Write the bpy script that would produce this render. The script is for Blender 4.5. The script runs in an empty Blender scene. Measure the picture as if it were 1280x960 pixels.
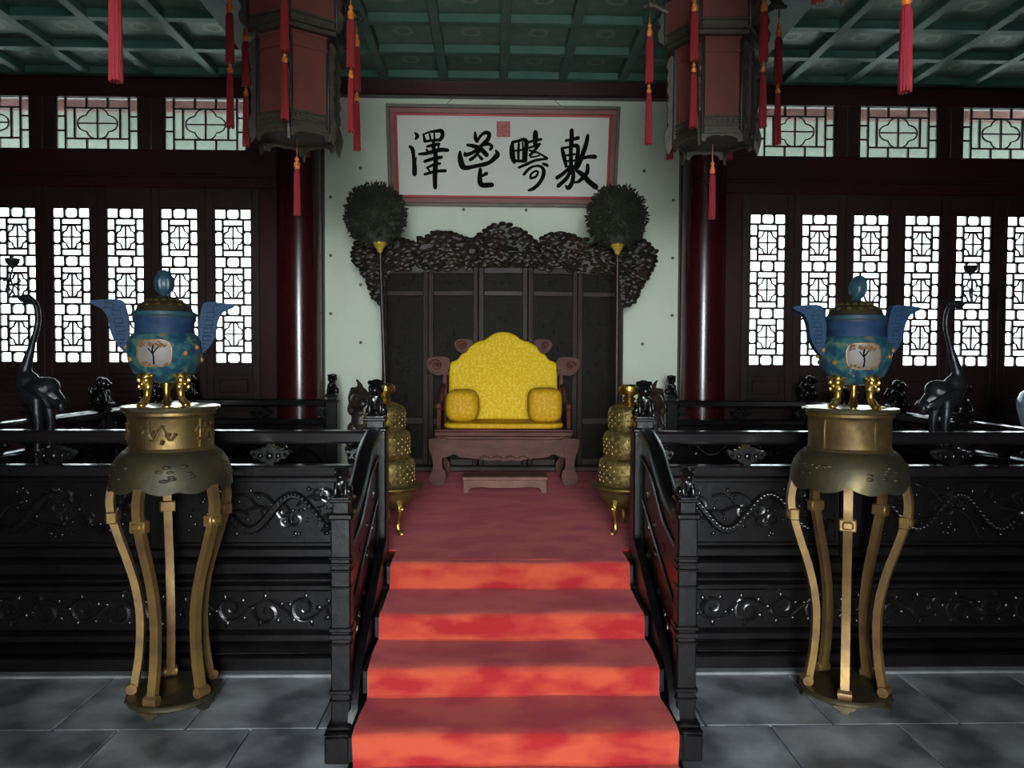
import bpy, bmesh, math, random
from mathutils import Matrix, Vector

# ------------------------------------------------------------------ camera, light, exposure
SC = bpy.context.scene
COL = SC.collection
PI = math.pi
cam_data = bpy.data.cameras.new('camera')
cam_data.sensor_width = 36.0
cam_data.lens = 27.0
cam_data.clip_start = 0.05
cam_data.clip_end = 300
cam = bpy.data.objects.new('camera', cam_data)
COL.objects.link(cam)
cam.matrix_world = (Matrix.Translation((-0.10, 0.0, 1.75))
                    @ Matrix.Rotation(math.radians(-1.43), 4, 'Z')
                    @ Matrix.Rotation(math.radians(90 - 1.79), 4, 'X')
                    @ Matrix.Rotation(math.radians(0.25), 4, 'Z'))
SC.camera = cam

world = bpy.data.worlds.new('overcast_sky')
SC.world = world
world.use_nodes = True
bg = world.node_tree.nodes['Background']
bg.inputs['Color'].default_value = (0.90, 0.97, 1.0, 1)
bg.inputs['Strength'].default_value = 47.0

SC.view_settings.view_transform = 'Standard'
SC.view_settings.look = 'None'
SC.view_settings.gamma = 1.0
SC.view_settings.use_curve_mapping = False
SC.view_settings.exposure = 0.0
SC.cycles.max_bounces = 8
SC.cycles.transparent_max_bounces = 12

def portal(name, loc, rot, sx, sy):
    """daylight sampling portal in an opening of the hall (gives off no light of its own)"""
    d = bpy.data.lights.new(name, 'AREA')
    d.shape = 'RECTANGLE'
    d.size = sx
    d.size_y = sy
    d.cycles.is_portal = True
    o = bpy.data.objects.new(name, d)
    COL.objects.link(o)
    o.location = loc
    o.rotation_euler = rot
DOOR_W, DOOR_H, FRONT_Y = 2.5, 3.6, -4.2
portal('doorway_front_offscreen', (0, FRONT_Y, DOOR_H / 2), (PI / 2, 0, 0), DOOR_W, DOOR_H)
portal('window_portal', (-4.3, 8.34, 2.57), (-PI / 2, 0, 0), 3.4, 1.75)
portal('window_portal', (4.3, 8.34, 2.57), (-PI / 2, 0, 0), 3.4, 1.75)

# ------------------------------------------------------------------ mesh helpers
class MB:
    def __init__(s):
        s.v = []
        s.f = []
    def add(s, vs, fs, M=None):
        b = len(s.v)
        if M is not None:
            vs = [tuple(M @ Vector(p)) for p in vs]
        s.v.extend([tuple(p) for p in vs])
        s.f.extend([tuple(i + b for i in f) for f in fs])
        return s
    def box(s, x0, x1, y0, y1, z0, z1, ch=0.0, M=None):
        if ch <= 0:
            vs = [(x, y, z) for x in (x0, x1) for y in (y0, y1) for z in (z0, z1)]
            fs = [(0, 1, 3, 2), (4, 6, 7, 5), (0, 4, 5, 1), (2, 3, 7, 6), (0, 2, 6, 4), (1, 5, 7, 3)]
            return s.add(vs, fs, M)
        lo, hi = (x0, y0, z0), (x1, y1, z1)
        ch = min(ch, *(0.49 * (hi[i] - lo[i]) for i in range(3)))
        vs, idx = [], {}
        for cx in (0, 1):
            for cy in (0, 1):
                for cz in (0, 1):
                    for ax in range(3):
                        p = []
                        for i, c in enumerate((cx, cy, cz)):
                            e = hi[i] if c else lo[i]
                            p.append(e if i == ax else e + (-ch if c else ch))
                        idx[(cx, cy, cz, ax)] = len(vs)
                        vs.append(tuple(p))
        fs = []
        for ax in range(3):
            o = [i for i in range(3) if i != ax]
            for c in (0, 1):
                q = []
                for a, b in ((0, 0), (1, 0), (1, 1), (0, 1)):
                    k = [0, 0, 0]
                    k[ax] = c
                    k[o[0]] = a
                    k[o[1]] = b
                    q.append(idx[(*k, ax)])
                if (c == 1) == (ax == 1):
                    q.reverse()
                fs.append(tuple(q))
        for ax in range(3):
            o = [i for i in range(3) if i != ax]
            for a in (0, 1):
                for b in (0, 1):
                    k0 = [0, 0, 0]
                    k0[o[0]] = a
                    k0[o[1]] = b
                    k1 = list(k0)
                    k1[ax] = 1
                    q = [idx[(*k0, o[0])], idx[(*k1, o[0])], idx[(*k1, o[1])], idx[(*k0, o[1])]]
                    if (a == b) != (ax == 1):
                        q.reverse()
                    fs.append(tuple(q))
        for cx in (0, 1):
            for cy in (0, 1):
                for cz in (0, 1):
                    q = [idx[(cx, cy, cz, i)] for i in range(3)]
                    if (cx + cy + cz) % 2 == 0:
                        q.reverse()
                    fs.append(tuple(q))
        return s.add(vs, fs, M)
    def lathe(s, prof, n=24, M=None, a0=0.0, a1=2 * PI, cap=True, lob=None):
        full = abs(a1 - a0 - 2 * PI) < 1e-6
        m = n if full else n + 1
        vs, fs = [], []
        for k in range(m):
            a = a0 + (a1 - a0) * k / n
            for i, (r, z) in enumerate(prof):
                dz = lob(a, i) if lob else 0
                vs.append((r * math.cos(a), r * math.sin(a), z + dz))
        p = len(prof)
        for k in range(n):
            k2 = (k + 1) % m
            for i in range(p - 1):
                fs.append((k * p + i, k2 * p + i, k2 * p + i + 1, k * p + i + 1))
        if full and cap:
            if prof[0][0] > 1e-5:
                fs.append(tuple(k * p for k in range(m))[::-1])
            if prof[-1][0] > 1e-5:
                fs.append(tuple(k * p + p - 1 for k in range(m)))
        return s.add(vs, fs, M)
    def tube(s, pts, rad, n=6, M=None, fx=1.0, fy=1.0, up=(0, 0, 1), rot=0.0, closed=False):
        pts = [Vector(p) for p in pts]
        if not isinstance(rad, (list, tuple)):
            rad = [rad] * len(pts)
        up = Vector(up)
        vs, fs = [], []
        L = len(pts)
        for i, p in enumerate(pts):
            if closed:
                t = pts[(i + 1) % L] - pts[i - 1]
            else:
                t = pts[min(i + 1, L - 1)] - pts[max(i - 1, 0)]
            if t.length < 1e-9:
                t = Vector((0, 0, 1))
            t.normalize()
            if i == 0:
                a = t.cross(up)
                if a.length < 0.08:
                    a = t.cross(Vector((1, 0, 0)) if abs(t.x) < .9 else Vector((0, 1, 0)))
            else:
                a = a - t * a.dot(t)
            a.normalize()
            b = a.cross(t)
            for k in range(n):
                w = rot + 2 * PI * k / n
                vs.append(p + a * (rad[i] * fx * math.cos(w)) + b * (rad[i] * fy * math.sin(w)))
        for i in range(L if closed else L - 1):
            j = (i + 1) % L
            for k in range(n):
                k2 = (k + 1) % n
                fs.append((i * n + k, i * n + k2, j * n + k2, j * n + k))
        if not closed:
            fs.append(tuple(range(n))[::-1])
            fs.append(tuple(range((L - 1) * n, L * n)))
        return s.add(vs, fs, M)
    def prism(s, out, y0, y1, M=None):
        """outline in the xz plane, given anticlockwise, extruded along y"""
        ar = sum(out[i][0] * out[(i + 1) % len(out)][1] - out[(i + 1) % len(out)][0] * out[i][1] for i in range(len(out)))
        if ar < 0:
            out = out[::-1]
        n = len(out)
        vs = [(x, y0, z) for x, z in out] + [(x, y1, z) for x, z in out]
        fs = [tuple(range(n)), tuple(range(2 * n - 1, n - 1, -1))]
        for i in range(n):
            j = (i + 1) % n
            fs.append((j, i, n + i, n + j))
        return s.add(vs, fs, M)
    def ell(s, c, r, n=10, m=6, M=None):
        prof = [(math.sin(PI * i / m), -math.cos(PI * i / m)) for i in range(m + 1)]
        T = Matrix.Translation(c) @ (M if M is not None else Matrix()) @ Matrix.Diagonal((*r, 1))
        vs, fs = [(0, 0, -1), (0, 0, 1)], []
        for k in range(n):
            a = 2 * PI * k / n
            for i in range(1, m):
                vs.append((prof[i][0] * math.cos(a), prof[i][0] * math.sin(a), prof[i][1]))
        q = m - 1
        for k in range(n):
            k2 = (k + 1) % n
            fs.append((0, 2 + k2 * q, 2 + k * q))
            fs.append((1, 2 + k * q + q - 1, 2 + k2 * q + q - 1))
            for i in range(q - 1):
                fs.append((2 + k * q + i, 2 + k2 * q + i, 2 + k2 * q + i + 1, 2 + k * q + i + 1))
        return s.add(vs, fs, T)
    def mesh(s, name, smooth=40):
        me = bpy.data.meshes.new(name)
        me.from_pydata(s.v, [], s.f)
        me.validate()
        bm = bmesh.new()
        bm.from_mesh(me)
        bmesh.ops.recalc_face_normals(bm, faces=bm.faces)
        bm.to_mesh(me)
        bm.free()
        if smooth:
            me.shade_smooth()
            me.set_sharp_from_angle(angle=math.radians(smooth))
        return me

def curve(pts, k=6, closed=False):
    """Catmull-Rom through points of any dimension"""
    n = len(pts)
    out = []
    for i in range(n if closed else n - 1):
        if closed:
            p = [pts[(i + j) % n] for j in (-1, 0, 1, 2)]
        else:
            p = [pts[max(i - 1, 0)], pts[i], pts[i + 1], pts[min(i + 2, n - 1)]]
        for q in range(k):
            t = q / k
            out.append(tuple(0.5 * (2 * b + (c - a) * t + (2 * a - 5 * b + 4 * c - d) * t * t + (3 * b - a - 3 * c + d) * t ** 3)
                             for a, b, c, d in zip(*p)))
    if not closed:
        out.append(tuple(pts[-1]))
    return out

def link(name, data, mat=None, parent=None, loc=None):
    o = bpy.data.objects.new(name, data)
    COL.objects.link(o)
    if mat is not None and data is not None and len(data.materials) == 0:
        data.materials.append(mat)
    if parent is not None:
        o.parent = parent
    if loc is not None:
        o.location = loc
    return o
def obj(name, mb, mat, parent=None, loc=None, smooth=40):
    return link(name, mb.mesh(name, smooth), mat, parent, loc)
def tag(o, label=None, cat=None, group=None, kind=None):
    if label: o['label'] = label
    if cat: o['category'] = cat
    if group: o['group'] = group
    if kind: o['kind'] = kind
    return o
def thing(name, label, cat, loc=(0, 0, 0), rz=0.0, group=None):
    o = bpy.data.objects.new(name, None)
    o.empty_display_size = 0.1
    COL.objects.link(o)
    o.location = loc
    o.rotation_euler = (0, 0, rz)
    return tag(o, label, cat, group)
def setting(name, label=None):
    o = bpy.data.objects.new(name, None)
    COL.objects.link(o)
    return tag(o, label, None, None, 'structure')
def copy_tree(o, parent=None):
    c = o.copy()
    COL.objects.link(c)
    c.parent = parent
    for ch in list(o.children):
        copy_tree(ch, c)
    return c
def fuse(mb, voxel, name, smooth_iter=6):
    """one continuous skin over overlapping volumes"""
    o = link(name, mb.mesh(name, 0))
    m = o.modifiers.new('r', 'REMESH')
    m.mode = 'VOXEL'
    m.voxel_size = voxel
    if smooth_iter:
        m2 = o.modifiers.new('s', 'SMOOTH')
        m2.iterations = smooth_iter
        m2.factor = 0.5
    dg = bpy.context.evaluated_depsgraph_get()
    dg.update()
    me = bpy.data.meshes.new_from_object(o.evaluated_get(dg))
    me.name = name
    me.shade_smooth()
    bpy.data.objects.remove(o)
    return me

# ------------------------------------------------------------------ materials
def mat(name, col, rough=0.5, metal=0.0, col2=None, scale=6.0, bump=0.0, bscale=40.0, spec=0.5, sheen=0.0, coat=0.0, detail=5.0, lo=0.35, hi=0.65, stretch=(1, 1, 1), rough2=None, sheen_tint=None):
    m = bpy.data.materials.new(name)
    m.use_nodes = True
    nt = m.node_tree
    p = nt.nodes['Principled BSDF']
    p.inputs['Base Color'].default_value = (*col, 1)
    p.inputs['Roughness'].default_value = rough
    p.inputs['Metallic'].default_value = metal
    p.inputs['Specular IOR Level'].default_value = spec
    p.inputs['Sheen Weight'].default_value = sheen
    p.inputs['Sheen Tint'].default_value = (*(sheen_tint or (1, 1, 1)), 1)
    p.inputs['Coat Weight'].default_value = coat
    p.inputs['Coat Roughness'].default_value = 0.15
    if col2 is not None or bump:
        tc = nt.nodes.new('ShaderNodeTexCoord')
        mp = nt.nodes.new('ShaderNodeMapping')
        mp.inputs['Scale'].default_value = stretch
        nt.links.new(tc.outputs['Object'], mp.inputs['Vector'])
    if col2 is not None:
        n = nt.nodes.new('ShaderNodeTexNoise')
        n.inputs['Scale'].default_value = scale
        n.inputs['Detail'].default_value = detail
        r = nt.nodes.new('ShaderNodeValToRGB')
        r.color_ramp.elements[0].position = lo
        r.color_ramp.elements[1].position = hi
        r.color_ramp.elements[0].color = (*col, 1)
        r.color_ramp.elements[1].color = (*col2, 1)
        nt.links.new(mp.outputs['Vector'], n.inputs['Vector'])
        nt.links.new(n.outputs['Fac'], r.inputs['Fac'])
        nt.links.new(r.outputs['Color'], p.inputs['Base Color'])
        if rough2 is not None:
            mr = nt.nodes.new('ShaderNodeMapRange')
            mr.inputs['From Min'].default_value = lo
            mr.inputs['From Max'].default_value = hi
            mr.inputs['To Min'].default_value = rough
            mr.inputs['To Max'].default_value = rough2
            nt.links.new(n.outputs['Fac'], mr.inputs['Value'])
            nt.links.new(mr.outputs['Result'], p.inputs['Roughness'])
    if bump:
        n2 = nt.nodes.new('ShaderNodeTexNoise')
        n2.inputs['Scale'].default_value = bscale
        n2.inputs['Detail'].default_value = 4
        bp = nt.nodes.new('ShaderNodeBump')
        bp.inputs['Strength'].default_value = bump
        bp.inputs['Distance'].default_value = 0.01
        nt.links.new(mp.outputs['Vector'], n2.inputs['Vector'])
        nt.links.new(n2.outputs['Fac'], bp.inputs['Height'])
        nt.links.new(bp.outputs['Normal'], p.inputs['Normal'])
    return m

LACQ = mat('black_lacquer_wood', (0.0028, 0.0023, 0.0026), 0.30, col2=(0.0052, 0.0042, 0.0045), scale=9, bump=0.12, bscale=30, spec=0.3)
LACQ_TOP = mat('polished_rail_lacquer', (0.008, 0.0068, 0.0075), 0.17, col2=(0.011, 0.009, 0.0095), scale=4, spec=0.6)
DISC = mat('polished_brass_disc', (0.45, 0.38, 0.22), 0.16, 0.9, col2=(0.36, 0.30, 0.16), scale=5)
LACQ_CARVE = mat('black_lacquer_carving', (0.0035, 0.003, 0.0033), 0.24, col2=(0.007, 0.006, 0.0062), scale=14, bump=0.15, bscale=45, spec=0.5)
REDWOOD = mat('dark_red_lacquer', (0.045, 0.009, 0.011), 0.36, col2=(0.032, 0.009, 0.011), scale=3, bump=0.05, bscale=18, spec=0.5)
DOORWOOD = mat('dark_maroon_door_wood', (0.040, 0.014, 0.013), 0.45, col2=(0.028, 0.012, 0.012), scale=5, bump=0.08, bscale=30)
COLUMN = mat('glossy_red_column_lacquer', (0.050, 0.006, 0.009), 0.24, col2=(0.036, 0.006, 0.008), scale=3, bump=0.06, bscale=12, coat=0.3)
PLASTER = mat('pale_green_white_plaster', (0.66, 0.72, 0.60), 0.8, col2=(0.71, 0.76, 0.64), scale=2.5, bump=0.05, bscale=60)
STONE = mat('grey_floor_stone', (0.085, 0.09, 0.10), 0.34, col2=(0.34, 0.35, 0.37), scale=2.6, bump=0.12, bscale=14, detail=8, lo=0.40, hi=0.66, rough2=0.55)
KERB = mat('pale_stone_kerb', (0.13, 0.135, 0.14), 0.6, col2=(0.22, 0.225, 0.23), scale=6, bump=0.2, bscale=20)
CARPET = mat('red_carpet', (0.28, 0.013, 0.014), 0.9, col2=(0.41, 0.060, 0.028), scale=5.5, bump=0.5, bscale=260, spec=0.15, sheen=0.5, sheen_tint=(0.95, 0.33, 0.42), detail=3, lo=0.38, hi=0.58, stretch=(0.7, 1, 1.6))
GREEN_PANEL = None
RIB = mat('painted_green_rib', (0.05, 0.13, 0.105), 0.45, col2=(0.075, 0.17, 0.14), scale=5)
BEAMGREEN = mat('dark_green_beam_paint', (0.02, 0.06, 0.05), 0.5, col2=(0.04, 0.09, 0.07), scale=4)
BRASS = mat('aged_brass', (0.26, 0.175, 0.06), 0.42, 0.85, col2=(0.10, 0.066, 0.032), scale=7, bump=0.25, bscale=26, rough2=0.55)
BRASS_DARK = mat('tarnished_brass', (0.115, 0.090, 0.045), 0.45, 0.8, col2=(0.055, 0.05, 0.034), scale=6, bump=0.3, bscale=22, rough2=0.6)
LEGWOOD = mat('gilded_worn_leg', (0.25, 0.15, 0.045), 0.42, 0.55, col2=(0.15, 0.085, 0.035), scale=8, bump=0.15, bscale=30)
GILT = mat('bright_gilt_metal', (0.62, 0.42, 0.12), 0.30, 0.95, col2=(0.40, 0.25, 0.06), scale=18, bump=0.25, bscale=60)
PAGODA = mat('pierced_gilt_brass', (0.30, 0.23, 0.075), 0.45, 0.8, col2=(0.15, 0.115, 0.04), scale=42, bump=0.3, bscale=70, lo=0.42, hi=0.6)
GOLDTIP = mat('yellow_gold_socket', (0.85, 0.62, 0.08), 0.3, 0.5)
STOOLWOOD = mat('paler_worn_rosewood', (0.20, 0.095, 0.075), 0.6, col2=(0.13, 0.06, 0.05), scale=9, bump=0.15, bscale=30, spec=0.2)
THRONE = mat('red_brown_rosewood', (0.105, 0.036, 0.026), 0.55, col2=(0.06, 0.021, 0.016), scale=9, bump=0.15, bscale=30, spec=0.2, stretch=(0.5, 1, 2))
SCREEN = mat('dark_zitan_wood', (0.045, 0.030, 0.024), 0.5, col2=(0.024, 0.017, 0.015), scale=6, bump=0.15, bscale=30, spec=0.25)
SCREENPANEL = mat('near_black_carved_panel', (0.008, 0.007, 0.006), 0.6, col2=(0.015, 0.012, 0.009), scale=14, bump=0.4, bscale=24, spec=0.12)
CREST = mat('carved_cloud_wood', (0.014, 0.013, 0.009), 0.45, col2=(0.030, 0.017, 0.011), scale=3, bump=0.2, bscale=40, spec=0.35)
FEATHER = mat('dark_green_feather', (0.016, 0.019, 0.012), 0.6, col2=(0.034, 0.034, 0.022), scale=12, spec=0.2)
YELLOW = mat('yellow_brocade', (0.66, 0.43, 0.006), 0.65, col2=(0.74, 0.54, 0.045), scale=42, bump=0.2, bscale=120, detail=2, lo=0.47, hi=0.62, spec=0.2)
YELLOW_DEEP = mat('golden_brocade', (0.55, 0.29, 0.006), 0.6, col2=(0.62, 0.38, 0.03), scale=42, bump=0.2, bscale=120, detail=2, lo=0.47, hi=0.62, spec=0.2)
BRONZE = mat('dark_bronze', (0.020, 0.021, 0.025), 0.34, 0.5, col2=(0.034, 0.034, 0.038), scale=9, bump=0.2, bscale=40)
BEAST = mat('dark_brown_bronze', (0.05, 0.032, 0.024), 0.38, 0.4, col2=(0.025, 0.024, 0.02), scale=9, bump=0.3, bscale=40)
PORCELAIN = mat('pale_blue_porcelain', (0.42, 0.50, 0.58), 0.18, col2=(0.22, 0.32, 0.48), scale=14, coat=0.3)
PAPER = mat('white_scroll_paper', (0.74, 0.72, 0.68), 0.7, col2=(0.70, 0.71, 0.66), scale=2)
INK = mat('black_ink', (0.006, 0.006, 0.006), 0.8, spec=0.05)
FRAMERED = mat('dull_red_frame', (0.24, 0.055, 0.055), 0.5, col2=(0.19, 0.05, 0.05), scale=6)
BRIGHTRED = mat('bright_red_fillet', (0.46, 0.02, 0.04), 0.5)
OLIVE = mat('olive_brown_frame', (0.13, 0.11, 0.08), 0.5, col2=(0.10, 0.085, 0.06), scale=8)
SEALRED = mat('faded_red_seal', (0.42, 0.10, 0.10), 0.7, col2=(0.52, 0.20, 0.19), scale=60, detail=2)
LANTERNWOOD = mat('carved_lantern_wood', (0.026, 0.021, 0.015), 0.5, col2=(0.052, 0.043, 0.030), scale=22, bump=0.3, bscale=60)
LANTERNDARK = mat('dark_lantern_post', (0.012, 0.009, 0.007), 0.45, col2=(0.02, 0.015, 0.011), scale=20)
LANTERNRED = mat('faded_red_silk', (0.13, 0.022, 0.017), 0.7, col2=(0.095, 0.02, 0.016), scale=6, sheen=0.1)
TASSEL = mat('crimson_silk_tassel', (0.30, 0.007, 0.020), 0.6, col2=(0.22, 0.006, 0.016), scale=20, bump=0.6, bscale=90, stretch=(6, 6, 0.4))
KNOT = mat('orange_gold_knot', (0.50, 0.09, 0.012), 0.4, col2=(0.62, 0.22, 0.03), scale=50)
CLOIS = None
BLUE = mat('blue_enamel', (0.012, 0.030, 0.074), 0.6, col2=(0.018, 0.045, 0.10), scale=20, bump=0.35, bscale=60, spec=0.2)
TEAL = mat('teal_enamel', (0.022, 0.07, 0.085), 0.4, col2=(0.015, 0.04, 0.065), scale=30, bump=0.2, bscale=60)
CREAM = mat('cream_enamel', (0.155, 0.145, 0.15), 0.5, col2=(0.19, 0.155, 0.115), scale=30)
OCHRE = mat('ochre_enamel', (0.26, 0.14, 0.035), 0.4, col2=(0.14, 0.06, 0.025), scale=60)
GROUND = mat('courtyard_paving', (0.30, 0.30, 0.28), 0.9, col2=(0.24, 0.25, 0.22), scale=0.6)
EAVE = mat('painted_eave_boards', (0.33, 0.37, 0.33), 0.8, col2=(0.25, 0.28, 0.25), scale=1.2, spec=0.1)
EAVERED = mat('red_rafter_paint', (0.32, 0.17, 0.16), 0.8, spec=0.1)
PIN = mat('dark_nail', (0.10, 0.09, 0.06), 0.5)

def clois_mat():
    m = bpy.data.materials.new('cloisonne_enamel')
    m.use_nodes = True
    nt = m.node_tree
    p = nt.nodes['Principled BSDF']
    p.inputs['Roughness'].default_value = 0.3
    tc = nt.nodes.new('ShaderNodeTexCoord')
    v = nt.nodes.new('ShaderNodeTexVoronoi')
    v.inputs['Scale'].default_value = 30
    n = nt.nodes.new('ShaderNodeTexNoise')
    n.inputs['Scale'].default_value = 24
    n.inputs['Detail'].default_value = 3
    r = nt.nodes.new('ShaderNodeValToRGB')
    cr = r.color_ramp
    cr.elements[0].position = 0.30
    cr.elements[0].color = (0.010, 0.036, 0.085, 1)
    cr.elements[1].position = 0.44
    cr.elements[1].color = (0.012, 0.046, 0.072, 1)
    for pos, c in ((0.54, (0.026, 0.095, 0.105, 1)), (0.62, (0.055, 0.12, 0.10, 1)), (0.70, (0.16, 0.11, 0.05, 1))):
        e = cr.elements.new(pos)
        e.color = c
    w = nt.nodes.new('ShaderNodeMath')
    w.operation = 'LESS_THAN'
    w.inputs[1].default_value = 0.16
    mx = nt.nodes.new('ShaderNodeMix')
    mx.data_type = 'RGBA'
    mx.inputs[7].default_value = (0.20, 0.17, 0.09, 1)
    nt.links.new(tc.outputs['Object'], v.inputs['Vector'])
    nt.links.new(tc.outputs['Object'], n.inputs['Vector'])
    nt.links.new(n.outputs['Fac'], r.inputs['Fac'])
    nt.links.new(v.outputs['Distance'], w.inputs[0])
    nt.links.new(w.outputs[0], mx.inputs[0])
    nt.links.new(r.outputs['Color'], mx.inputs[6])
    nt.links.new(mx.outputs[2], p.inputs['Base Color'])
    return m
CLOIS = clois_mat()

def ceiling_panel_mat(c0=(0.11, 0.18, 0.15), c1=(0.19, 0.29, 0.24), ring=(0.29, 0.36, 0.29)):
    """weathered green board with a pale painted flower ring in its middle"""
    m = bpy.data.materials.new('green_painted_coffer')
    m.use_nodes = True
    nt = m.node_tree
    p = nt.nodes['Principled BSDF']
    p.inputs['Roughness'].default_value = 0.45
    tc = nt.nodes.new('ShaderNodeTexCoord')
    n = nt.nodes.new('ShaderNodeTexNoise')
    n.inputs['Scale'].default_value = 5
    n.inputs['Detail'].default_value = 6
    r = nt.nodes.new('ShaderNodeValToRGB')
    r.color_ramp.elements[0].position = 0.3
    r.color_ramp.elements[0].color = (*c0, 1)
    r.color_ramp.elements[1].position = 0.7
    r.color_ramp.elements[1].color = (*c1, 1)
    ln = nt.nodes.new('ShaderNodeVectorMath')
    ln.operation = 'LENGTH'
    sub = nt.nodes.new('ShaderNodeMath')
    sub.operation = 'SUBTRACT'
    sub.inputs[1].default_value = 0.075
    ab = nt.nodes.new('ShaderNodeMath')
    ab.operation = 'ABSOLUTE'
    n2 = nt.nodes.new('ShaderNodeTexNoise')
    n2.inputs['Scale'].default_value = 26
    mul = nt.nodes.new('ShaderNodeMath')
    mul.operation = 'MULTIPLY'
    mul.inputs[1].default_value = 0.036
    lt = nt.nodes.new('ShaderNodeMath')
    lt.operation = 'LESS_THAN'
    mx = nt.nodes.new('ShaderNodeMix')
    mx.data_type = 'RGBA'
    mx.inputs[7].default_value = (*ring, 1)
    L = nt.links.new
    L(tc.outputs['Object'], n.inputs['Vector'])
    L(tc.outputs['Object'], n2.inputs['Vector'])
    L(tc.outputs['Object'], ln.inputs[0])
    L(n.outputs['Fac'], r.inputs['Fac'])
    L(ln.outputs['Value'], sub.inputs[0])
    L(sub.outputs[0], ab.inputs[0])
    L(n2.outputs['Fac'], mul.inputs[0])
    L(ab.outputs[0], lt.inputs[0])
    L(mul.outputs[0], lt.inputs[1])
    L(lt.outputs[0], mx.inputs[0])
    L(r.outputs['Color'], mx.inputs[6])
    L(mx.outputs[2], p.inputs['Base Color'])
    return m
GREEN_PANEL = ceiling_panel_mat()

def pane_mat(name, tint):
    m = bpy.data.materials.new(name)
    m.use_nodes = True
    nt = m.node_tree
    nt.nodes.remove(nt.nodes['Principled BSDF'])
    out = nt.nodes['Material Output']
    t = nt.nodes.new('ShaderNodeBsdfTransparent')
    t.inputs['Color'].default_value = (*tint, 1)
    g = nt.nodes.new('ShaderNodeBsdfGlossy')
    g.inputs['Roughness'].default_value = 0.05
    fr = nt.nodes.new('ShaderNodeFresnel')
    fr.inputs['IOR'].default_value = 1.3
    mx = nt.nodes.new('ShaderNodeMixShader')
    nt.links.new(fr.outputs[0], mx.inputs[0])
    nt.links.new(t.outputs[0], mx.inputs[1])
    nt.links.new(g.outputs[0], mx.inputs[2])
    nt.links.new(mx.outputs[0], out.inputs['Surface'])
    return m
GLASS = pane_mat('dimming_window_glass', (0.40, 0.42, 0.42))  # grey tint put in to dim the daylight through the panes

# ------------------------------------------------------------------ the hall
HX, BY, CZ = 6.27, 8.30, 4.76          # half width, back wall, ceiling boards
PZ = 0.63                              # platform height
random.seed(7)

# outside: courtyard ground and the eave over the back windows
tag(obj('ground', MB().box(-40, 40, -40, 60, -0.40, -0.30), GROUND), kind='structure')
eave = setting('roof')
m = MB()
m.add([(-9, BY + .25, 4.98), (9, BY + .25, 4.98), (9, 10.9, 4.45), (-9, 10.9, 4.45),
       (-9, BY + .25, 5.08), (9, BY + .25, 5.08), (9, 10.9, 4.55), (-9, 10.9, 4.55)],
      [(0, 3, 2, 1), (4, 5, 6, 7), (0, 1, 5, 4), (2, 3, 7, 6), (1, 2, 6, 5), (3, 0, 4, 7)])
obj('eave_board', m, EAVE, eave, smooth=0)
obj('purlin', MB().tube([(-9, 9.22, 4.72), (9, 9.22, 4.72)], .085, 12), EAVERED, eave)

# floor: slab plus stone tiles with open joints
fl = obj('floor', MB().box(-HX - .2, HX + .2, FRONT_Y - .25, BY + .3, -0.30, -0.022), STONE, smooth=0)
tag(fl, kind='structure')
T = 0.62
tiles = []
for k in range(4):
    tiles.append(MB().box(-T / 2 + .0035, T / 2 - .0035, -T / 2 + .0035, T / 2 - .0035, -0.03, 0, 0.004).mesh('tile', 0))
for j in range(10):
    for i in range(-10, 11):
        x, y = i * T + (T / 2 if j % 2 else 0), -0.42 + (j - 1) * T
        if abs(x) > HX - .25 or (abs(x) < .3 and y > 3.2):
            continue
        t = link('tile', tiles[(i * 3 + j) % 4], STONE, fl, (x, y, random.uniform(-.0006, 0.0)))
        t.rotation_euler = (0, 0, (PI / 2) * random.randrange(4))

# ceiling: coffer boards, ribs and the two long beams
ce = obj('ceiling', MB().box(-HX - .2, HX + .2, FRONT_Y - .25, BY + .25, CZ + .02, CZ + .16), BEAMGREEN, smooth=0)
tag(ce, kind='structure')
S = 0.66
y_end = 8.14
rows = 9
def bay(x0, n, w, pmat, rib=RIB):
    pm = MB().box(-w / 2, w / 2, -S / 2, S / 2, 0, 0.03).mesh('coffer_panel', 0)
    for r in range(rows):
        for i in range(n):
            link('coffer_panel', pm, pmat, ce, (x0 + (i + .5) * w, y_end - (r + .5) * S, CZ - .005))
    lr = MB().box(-.045, .045, y_end - rows * S, y_end, CZ - .085, CZ, .006).mesh('long_rib', 0)
    for i in range(n + 1):
        link('long_rib', lr, rib, ce, (x0 + i * w, 0, 0))
    cr = MB().box(x0, x0 + n * w, -.045, .045, CZ - .080, CZ, .006).mesh('cross_rib', 0)
    for r in range(rows + 1):
        link('cross_rib', cr, rib, ce, (0, y_end - r * S, 0))
bay(-1.86, 6, 0.62, GREEN_PANEL)
bay(2.33, 6, 0.655, GREEN_PANEL)
bay(-2.33 - 6 * 0.655, 6, 0.655, GREEN_PANEL)
for i, s in enumerate((-1, 1)):
    b = obj('trim_%d' % (i + 1), MB().box(s * 1.88 if s > 0 else -2.31, 2.31 if s > 0 else -1.88, FRONT_Y, BY, CZ - .34, CZ + .02, .02), BEAMGREEN)
    tag(b, 'dark green painted ceiling beam running back to a red column', None, None, 'structure')

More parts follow.
